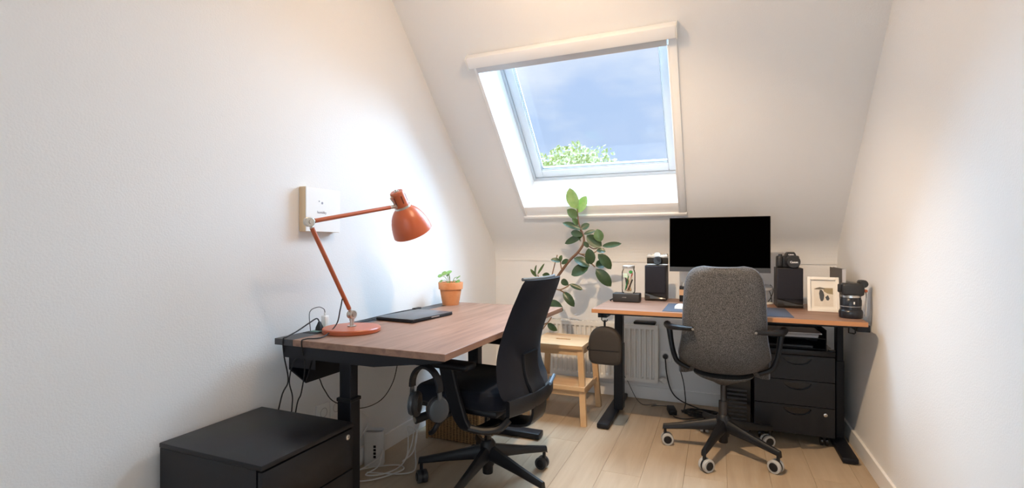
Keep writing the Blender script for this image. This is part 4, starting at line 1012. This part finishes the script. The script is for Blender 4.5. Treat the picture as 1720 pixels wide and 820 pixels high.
q = MB(); q.lathe([(.0, jh), (.036, jh), (.0385, jh - .002), (.0385, jh - .016), (.0375, jh - .019), (.036, jh - .019), (.036, jh - .003), (0, jh - .003)], jc, 40, cap=False); part('lid', q, SILV, jr, True)
q = MB(); q.box(-.020, .006, -.0425, -.0415, .098, .124, 0, 1, T3(jc) @ RZ(-.1)); part('label', q, mat('jar_label', (.55, .72, .60), .6), jr, True, 'pale green paper label')
PENC = ((.012, .012, .014), (.02, .02, .03), (.45, .20, .05), (.62, .36, .12), (.5, .5, .5), (.02, .03, .08), (.03, .22, .08), (.55, .50, .42), (.35, .05, .04), (.015, .015, .015), (.10, .06, .04), (.02, .02, .02), (.6, .42, .22))
for i, c_ in enumerate(PENC):
    a = 2 * math.pi * i / len(PENC) + R.uniform(-.2, .2); r0_ = R.uniform(.006, .026); a2 = a + R.uniform(1.6, 2.6); r1_ = R.uniform(.020, .027)
    b0 = jc + Vector((r0_ * math.cos(a), r0_ * math.sin(a), .008)); b1 = jc + Vector((r1_ * math.cos(a2), r1_ * math.sin(a2), R.uniform(.082, .125)))
    po = thing('pen', ('orange pencil', 'black pen', 'dark marker', 'pale pencil')[i % 4] + ' leaning inside the glass jar', 'pen', tuple(b0), group='pens in the glass jar')
    po['label'] = 'one of the pens and pencils standing in the glass jar'
    d_ = (b1 - b0).normalized()
    q = MB(); q.cyl(b0 + d_ * .010, b1, .0036, n=8); part('barrel', q, mat('pen_%d' % i, c_, .4), po, True)
    q = MB(); q.cyl(b0, b0 + d_ * .0105, .0008, .0034, n=8); part('tip', q, mat('pen_tip', (.30, .22, .14), .6), po, True)
q = MB(); q.ball(jc + Vector((.014, -.004, .131)), .012, .012, .010)
single('green_ball', q, mat('bright_green', (.06, .42, .10), .5), 'bright green ball on top of the pens in the jar', 'toy', tuple(jc + Vector((.014, -.004, .121))), world=True)

# mat, mouse, small things
q = MB(); q.box(-.278, .347, 2.785, 3.165, DZ, DZ + .0025, .001, 1)
single('desk_mat', q, mat('slate_mat', (.055, .068, .10), .75, bump=(300, .1)), 'slate blue desk mat under the mouse', 'mat', (.034, 2.975, DZ), world=True)
ms = thing('computer_mouse', 'white computer mouse on the slate desk mat', 'mouse', (-.195, 2.945, DZ + .0025))
q = MB(); lpz = []
for t_ in (0, .25, .5, .75, .92, 1):
    k = math.cos(math.asin(t_ * .98)); lpz.append([Vector((.031 * k * math.copysign(abs(math.cos(a)) ** .8, math.cos(a)), .055 * k * math.sin(a), .022 * t_ + .002)) for a in [2 * math.pi * i / 28 for i in range(28)]])
q.loft(lpz); part('shell', q, WHITE, ms); q = MB(); q.box(-.029, .029, -.052, .052, 0, .003, .001, 1); part('sole', q, mat('light_grey', (.5, .5, .5), .5), ms)
ik = thing('ink_bottle', 'black bottle with a kraft paper band and steel cap behind the grey chair', 'bottle', (-.197, 3.335, DZ))
part('body', MB().box(-.028, .028, -.028, .028, 0, .096, .003, 2), BLKMATTE, ik)
part('label', MB().box(-.0285, .0285, -.0285, .0285, .040, .076), mat('kraft', (.55, .34, .20), .8), ik)
q = MB(); q.cyl((-.006, 0, .096), (-.006, 0, .118), .008, n=18); part('cap', q, SILV, ik)
cs = thing('charging_stand', 'round grey charging pad on a slim white stand beside the speaker', 'charger', (.268, 3.38, DZ))
q = MB(); q.lathe([(0, 0), (.038, 0), (.040, .004), (.038, .008), (0, .008)], n=28); part('base', q, PVC, cs)
q = MB(); q.cyl((0, .004, .008), (0, .004, .092), .006, n=16); part('stem', q, PVC, cs)
q = MB(); q.lathe([(0, 0), (.037, 0), (.039, .004), (.037, .008), (0, .008)], (0, 0, .094), 32, Vector((0, -.45, 1)).to_track_quat('Z', 'Y')); part('pad', q, mat('pad_grey', (.33, .34, .37), .45), cs)
q = MB(); q.tube([(.305, 3.43, DZ + .004), (.30, 3.43, DZ + .05), (.288, 3.44, DZ + .09), (.30, 3.45, DZ + .11), (.315, 3.445, DZ + .08), (.30, 3.44, DZ + .03), (.285, 3.45, DZ + .004)], .0022, 8, sm=6)
single('speaker_wire', q, CABLE, 'looped black wire between the charging pad and the speaker', 'cable', (.30, 3.44, DZ + .001), world=True)

# pouch on the hook
po = thing('headphone_pouch', 'dark brown zip pouch hanging from the monitor desk hook', 'pouch', (-.588, 2.80, .43))
outl = []
for i in range(40):
    a = 2 * math.pi * i / 40; c_, s_ = math.cos(a), math.sin(a)
    if s_ >= 0: outl.append((.094 * math.copysign(abs(c_) ** .85, c_), .112 * s_ ** .85))
    else: outl.append((.094 * math.copysign(abs(c_) ** .35, c_) * (1 - .03 * -s_), -.100 * abs(s_) ** .35))
pc = Vector((-.588, 2.80, .535))
q = MB(); q.loft([[pc + Vector((x * k, y, z * k)) for x, z in outl] for y, k in ((-.034, .80), (-.032, .9), (-.024, .98), (-.003, 1), (.003, 1), (.024, .98), (.032, .9), (.034, .8))]); bd = part('body', q, mat('brown_cloth', (.030, .024, .020), .75, bump=(500, .2)), po, True)
q = MB(); q.tube([pc + Vector((x * 1.004, 0, z * 1.004)) for x, z in outl], .003, 6, closed=True); part('zip', q, BLKMATTE, bd)
q = MB(); q.bar([pc + Vector((-.004, 0, .105)), pc + Vector((-.004, 0, .14)), Vector((-.588, 2.79, DZ - .068))], (1, 0, 0), .012, .004); q.tube([pc + Vector((-.096, 0, -.005)), pc + Vector((-.104, 0, -.012)), pc + Vector((-.104, 0, -.022)), pc + Vector((-.096, 0, -.028))], .003, 6); part('loop', q, BLKMATTE, po, True)
q = MB(); q.box(-.085, .085, -.0365, -.034, -.018, -.0165, 0, 1, T3(pc)); part('seam', q, BLKMATTE, bd)

# tray, papers on the black drawer unit
tr = thing('letter_tray', 'black letter tray under the monitor desk top, on the drawer unit', 'tray', (.39, 3.36, .53))
q = MB()
for z in (.531, .588): q.box(.215, .553, 3.19, 3.44, z, z + .004)
part('shelf', q, BLKMATTE, tr, True)
for x in (.215, .549): part('side', MB().box(x, x + .004, 3.19, 3.44, .531, .64), BLKMATTE, tr, True)
part('rear', MB().box(.219, .549, 3.436, 3.44, .531, .64), BLKMATTE, tr, True)
PAP = mat('paper', (.66, .66, .68), .8)
for i, (z, a, n_) in enumerate(((.5925, .04, 5), (.6035, -.05, 4), (.6125, .02, 3))):
    q = MB(); q.box(-.145, .145, -.105, .105, 0, n_ * .002, 0, 1)
    single('paper_stack', q, PAP if i != 1 else mat('paper_grey', (.42, .42, .45), .8), ('bottom sheaf of white paper in the letter tray', 'grey middle sheaf of paper in the letter tray', 'top sheaf of white paper in the letter tray')[i], 'paper', (.365 + .01 * i, 3.30, z), a, 'papers in the letter tray')
q = MB(); q.box(-.13, .13, -.10, .10, 0, .012, .002, 1)
single('notebook', q, mat('dark_notebook', (.05, .05, .055), .5), 'dark notebook on the lower shelf of the letter tray', 'book', (.36, 3.30, .5355))
q = MB(); q.lathe([(0, 0), (.017, 0), (.018, .003), (.014, .008), (0, .009)], n=20)
single('metal_puck', q, mat('puck', (.16, .16, .17), .3, .7), 'small round metal puck on the drawer unit top edge', 'puck', (.573, 3.175, .5302))

# computer tower and floor cables
tw = thing('computer_tower', 'black computer tower with slatted front under the monitor desk', 'computer', (.12, 3.47, 0))
ux0, ux1, uy0, uy1 = .030, .178, 3.24, 3.58
part('case', MB().box(ux0, ux1, uy0 + .012, uy1, .012, .375, .003, 1), BLKMATTE, tw, True)
part('front_panel', MB().box(ux0 - .002, ux1 + .002, uy0, uy0 + .012, .012, .377, .003, 1), BLKGLOSS, tw, True)
for i in range(9): part('slat', MB().box(ux0 + .02, ux1 - .02, uy0 - .004, uy0, .05 + i * .024, .060 + i * .024), mat('slat_grey', (.035, .036, .04), .4), tw, True)
q = MB(); q.box(ux0 + .02, ux0 + .055, uy0 - .003, uy0, .315, .325); q.cyl((ux1 - .03, uy0 - .003, .325), (ux1 - .03, uy0, .325), .008, n=16); part('power_button', q, CHROME, tw, True)
for x in (ux0 + .01, ux1 - .025):
    for y in (uy0 + .03, uy1 - .05): part('foot', MB().box(x, x + .015, y, y + .02, 0, .013), BLKMATTE, tw, True)
ad = thing('power_adapter', 'black power brick on the floor beside the baseboard', 'adapter', (-.282, 3.44, 0))
q = MB(); q.box(-.025, .025, -.055, .055, 0.001, .034, .006, 3); q.xf(RZ(.25)); part('brick', q, BLKMATTE, ad)
q = MB(); q.tube([Vector((-.285, 3.49, .02)), Vector((-.33, 3.55, .006)), Vector((-.40, 3.53, .006)), Vector((-.42, 3.50, .010)), Vector((-.39, 3.50, .016)), Vector((-.40, 3.54, .012)), Vector((-.46, 3.52, .006)), Vector((-.50, 3.55, .006)), Vector((-.55, 3.64, .02)), Vector((-.60, 3.64, .12)), Vector((-.622, 3.50, .25)), Vector((-.61, 3.42, .5)), Vector((-.60, 3.40, .70))], .0022, 8, sm=6); part('output_cord', q, CABLE, ad, True)
q = MB(); q.tube([Vector((-.27, 3.385, .018)), Vector((-.26, 3.35, .006)), Vector((-.20, 3.33, .006)), Vector((-.12, 3.38, .006)), Vector((-.04, 3.42, .010)), Vector((.02, 3.42, .012))], .003, 8, sm=6); part('mains_cord', q, CABLE, ad, True)
q = MB(); q.tube([Vector((-.19, 3.44, .73)), Vector((-.20, 3.50, .5)), Vector((-.23, 3.55, .36)), Vector((-.245, 3.56, .30)), Vector((-.215, 3.55, .18)), Vector((-.20, 3.52, .06)), Vector((-.205, 3.48, .010)), Vector((-.16, 3.42, .010)), Vector((-.09, 3.46, .016)), Vector((-.10, 3.54, .010)), Vector((-.18, 3.52, .010)), Vector((-.14, 3.45, .020)), Vector((-.03, 3.50, .012)), Vector((.02, 3.50, .012))], .0034, 8, sm=7)
single('monitor_cable', q, CABLE, 'black cable dropping from the monitor desk into a coil on the floor', 'cable', (-.2, 3.48, 0), world=True)
q = MB(); q.tube([Vector((-.10, 3.44, .725)), Vector((-.12, 3.52, .5)), Vector((-.10, 3.58, .36)), Vector((-.05, 3.58, .28)), Vector((.0, 3.56, .22)), Vector((.02, 3.54, .20))], .0028, 8, sm=6)
single('signal_cable', q, CABLE, 'thin black cable swinging behind the grey chair to the computer tower', 'cable', (-.05, 3.58, .2), world=True)
for k in range(3):
    q = MB(); ps = []
    for i in range(30):
        a = i * .62 + k; ps.append(Vector((-.13 + .085 * math.cos(a) + R.uniform(-.02, .02) + .02 * k, 3.46 + .05 * math.sin(a) + R.uniform(-.012, .012), .006 + .008 * k + R.uniform(0, .006))))
    q.tube(ps, .003, 7, sm=4)
    single('coiled_cable', q, CABLE, ('loose black cable coil on the floor by the computer tower'), 'cable', (-.13, 3.46, 0), group='tangled floor cables', world=True)

# ------------------------------------------------------------------ rubber plant
fp_ = thing('rubber_plant', 'tall rubber plant with dark glossy leaves behind the black office chair', 'plant', (-1.28, 3.28, 0))
POT = mat('stone_pot', (.35, .33, .31), .7)
q = MB(); q.lathe([(0, 0), (.092, 0), (.096, .004), (.118, .25), (.122, .262), (.112, .262), (.106, .235), (0, .232)], n=36, cap=False); part('pot', q, POT, fp_)
q = MB(); q.lathe([(0, .234), (.107, .232)], n=24, cap=False); part('soil', q, MATS['soil'], fp_)
Z4 = lambda x, y: (860 + x / 3.154, 300 + y / 3.154)
PY = 3.32
def zp(x, y, dy=0.0): u, v = Z4(x, y); return ony(u, v, PY + dy)
BARK = mat('brown_bark', (.14, .075, .045), .8, bump=(80, .3)); TWIG = mat('twig', (.22, .13, .075), .7)
main = [Vector((-1.28, 3.28, .23)), Vector((-1.25, 3.29, .42)), zp(150, 660), zp(205, 575), zp(235, 530), zp(300, 440), zp(350, 390), zp(380, 340), zp(375, 290), zp(355, 240), zp(345, 160)]
q = MB(); q.tube(main, [.013, .012, .011, .0105, .010, .0095, .009, .008, .006, .005, .003], 10, sm=5); part('stem', q, BARK, fp_, True)
twigs = [[(352, 395), (385, 412), (412, 442), (440, 468)], [(362, 400), (410, 402), (440, 390), (455, 376)], [(380, 335), (430, 372), (470, 358)], [(215, 575), (250, 590), (290, 574), (305, 562)], [(262, 478), (258, 455), (257, 436)], [(190, 640), (160, 560), (135, 510)], [(140, 680), (150, 800), (188, 765), (210, 735)], [(190, 600), (225, 460), (240, 405)], [(150, 660), (180, 650), (205, 655)], [(372, 300), (365, 280), (355, 260)], [(188, 765), (175, 770), (160, 778)], [(255, 592), (270, 600), (275, 605)]]
for tw_ in twigs:
    q = MB(); q.tube([zp(x, y, .015 * (i % 2)) for i, (x, y) in enumerate(tw_)], .0042, 8, sm=4); part('twig', q, TWIG, fp_, True)
LFD = mat('dark_glossy_leaf', (.020, .045, .016), .34, var=(25, .2, (.040, .075, .028)), spec=.45)
LFM = mat('mid_green_leaf', (.05, .105, .03), .34, var=(25, .2, (.10, .17, .06)), spec=.6)
LFL = mat('young_green_leaf', (.20, .36, .10), .38, var=(25, .2, (.32, .46, .17)))
def leaf(parent, b_, t_, wd, m, up, curl=.08):
    b_, t_ = Vector(b_), Vector(t_); ax_ = t_ - b_; ln_ = ax_.length; a1 = ax_.normalized()
    up = Vector(up); up = (up - a1 * up.dot(a1)).normalized(); sd = a1.cross(up); rows_ = 8; vs = []; fs = []
    for i in range(rows_ + 1):
        t = i / rows_; w_ = wd * .5 * max(.03, math.sin(math.pi * t ** .95) ** .6) if 0 < t < 1 else wd * .02
        c = b_ + ax_ * t + up * (curl * ln_ * math.sin(math.pi * t) )
        for k in (-1, -.5, 0, .5, 1): vs.append(c + sd * w_ * k + up * (abs(k) * w_ * .28))
    n0 = len(vs)
    for i in range(rows_):
        for k in range(4): fs.append((i * 5 + k, i * 5 + k + 1, (i + 1) * 5 + k + 1, (i + 1) * 5 + k))
    vs2 = [p - up * .0009 for p in vs]
    fs += [tuple(reversed([j + n0 for j in f])) for f in fs]
    q = MB(); q.add(vs + vs2, fs); return part('leaf', q, m, parent, True, sharp=80)
LV = [(340, 160, 305, 50, 60, 2), (350, 180, 395, 92, 50, 2), (345, 205, 292, 165, 42, 1), (350, 245, 318, 212, 28, 1), (365, 270, 268, 235, 30, 0), (365, 268, 410, 240, 30, 0), (375, 300, 312, 285, 32, 0), (380, 295, 442, 275, 20, 0),
      (470, 335, 450, 268, 44, 1), (375, 302, 280, 345, 32, 0), (475, 360, 395, 302, 52, 0), (478, 358, 580, 345, 26, 0), (448, 380, 496, 388, 28, 0), (420, 455, 405, 370, 46, 0), (455, 400, 525, 480, 48, 0), (410, 465, 328, 422, 44, 0),
      (445, 465, 490, 448, 42, 0), (405, 470, 315, 512, 60, 0), (445, 480, 525, 572, 52, 0), (300, 430, 262, 452, 24, 0), (258, 440, 205, 430, 24, 0), (256, 438, 264, 406, 20, 1), (130, 520, 98, 480, 16, 1), (125, 515, 130, 458, 15, 1),
      (135, 508, 172, 450, 12, 1), (200, 510, 160, 512, 22, 0), (300, 565, 262, 538, 30, 0), (305, 560, 375, 590, 24, 0), (272, 600, 330, 680, 38, 0), (195, 650, 272, 700, 46, 0), (188, 768, 240, 806, 30, 0), (365, 330, 345, 315, 26, 0), (405, 365, 380, 335, 22, 0)]
for i, (x0, y0, x1, y1, wd, k) in enumerate(LV):
    dy = R.uniform(-.07, .05); lean = R.uniform(-.055, .055)
    up = Vector((R.uniform(-.3, .3), R.uniform(-1.1, -.8), R.uniform(.1, .75)))
    leaf(fp_, zp(x0, y0, dy * .25), zp(x1, y1, dy * .25 + lean), wd / 3.154 / 256 * 1.22, (LFD, LFM, LFL)[k], up, R.uniform(-.03, .08))

# ------------------------------------------------------------------ outside: tree beyond the roof
tree_c = Vector((-5.75, 21.0, 2.9))
te = thing('garden_tree', 'sunlit round-crowned tree seen through the roof window', 'tree', (tree_c.x, tree_c.y, -4.0))
q = MB(); q.tube([(0, 0, 0), (.05, 0, 2.5), (-.03, .05, 4.6), (0, 0, 6.4)], [.32, .24, .18, .08], 12, sm=4); part('trunk', q, mat('tree_bark', (.10, .07, .05), .9), te)
for k in range(7):
    a = k * .9; q = MB(); q.tube([(0, 0, 4.3 + k * .2), (.7 * math.cos(a), .7 * math.sin(a), 5.6 + k * .15), (1.5 * math.cos(a), 1.5 * math.sin(a), 6.6 + .1 * k)], [.10, .07, .03], 8, sm=3); part('branch', q, MATS['tree_bark'], te)
q = MB(); TR = random.Random(3)
for i in range(12000):
    while True:
        p = Vector((TR.uniform(-1, 1), TR.uniform(-1, 1), TR.uniform(-1, 1)))
        if .45 < p.length < 1: break
    lump = 1 + .12 * math.sin(p.x * 9 + p.z * 4) * math.cos(p.y * 8)
    c = Vector((p.x * 2.6 * lump, p.y * 2.4 * lump, 6.85 + p.z * 2.5 * lump)); s_ = TR.uniform(.06, .12)
    u_ = Vector((TR.gauss(0, 1), TR.gauss(0, 1), TR.gauss(0, 1))).normalized(); v_ = u_.orthogonal().normalized()
    q.add([c - u_ * s_, c + v_ * s_ * .6, c + u_ * s_, c - v_ * s_ * .6], [(0, 1, 2, 3)])
fo = part('foliage', q, mat('tree_leaves', (.34, .37, .13), .7, var=(3, .2, (.50, .48, .22))), te); fo['kind'] = 'stuff'
g = MB(); g.box(-40, 40, 8, 80, -4.2, -4.0); struct('ground', g, mat('lawn', (.16, .24, .08), .95, bump=(3, .5)), 'garden lawn below the house')
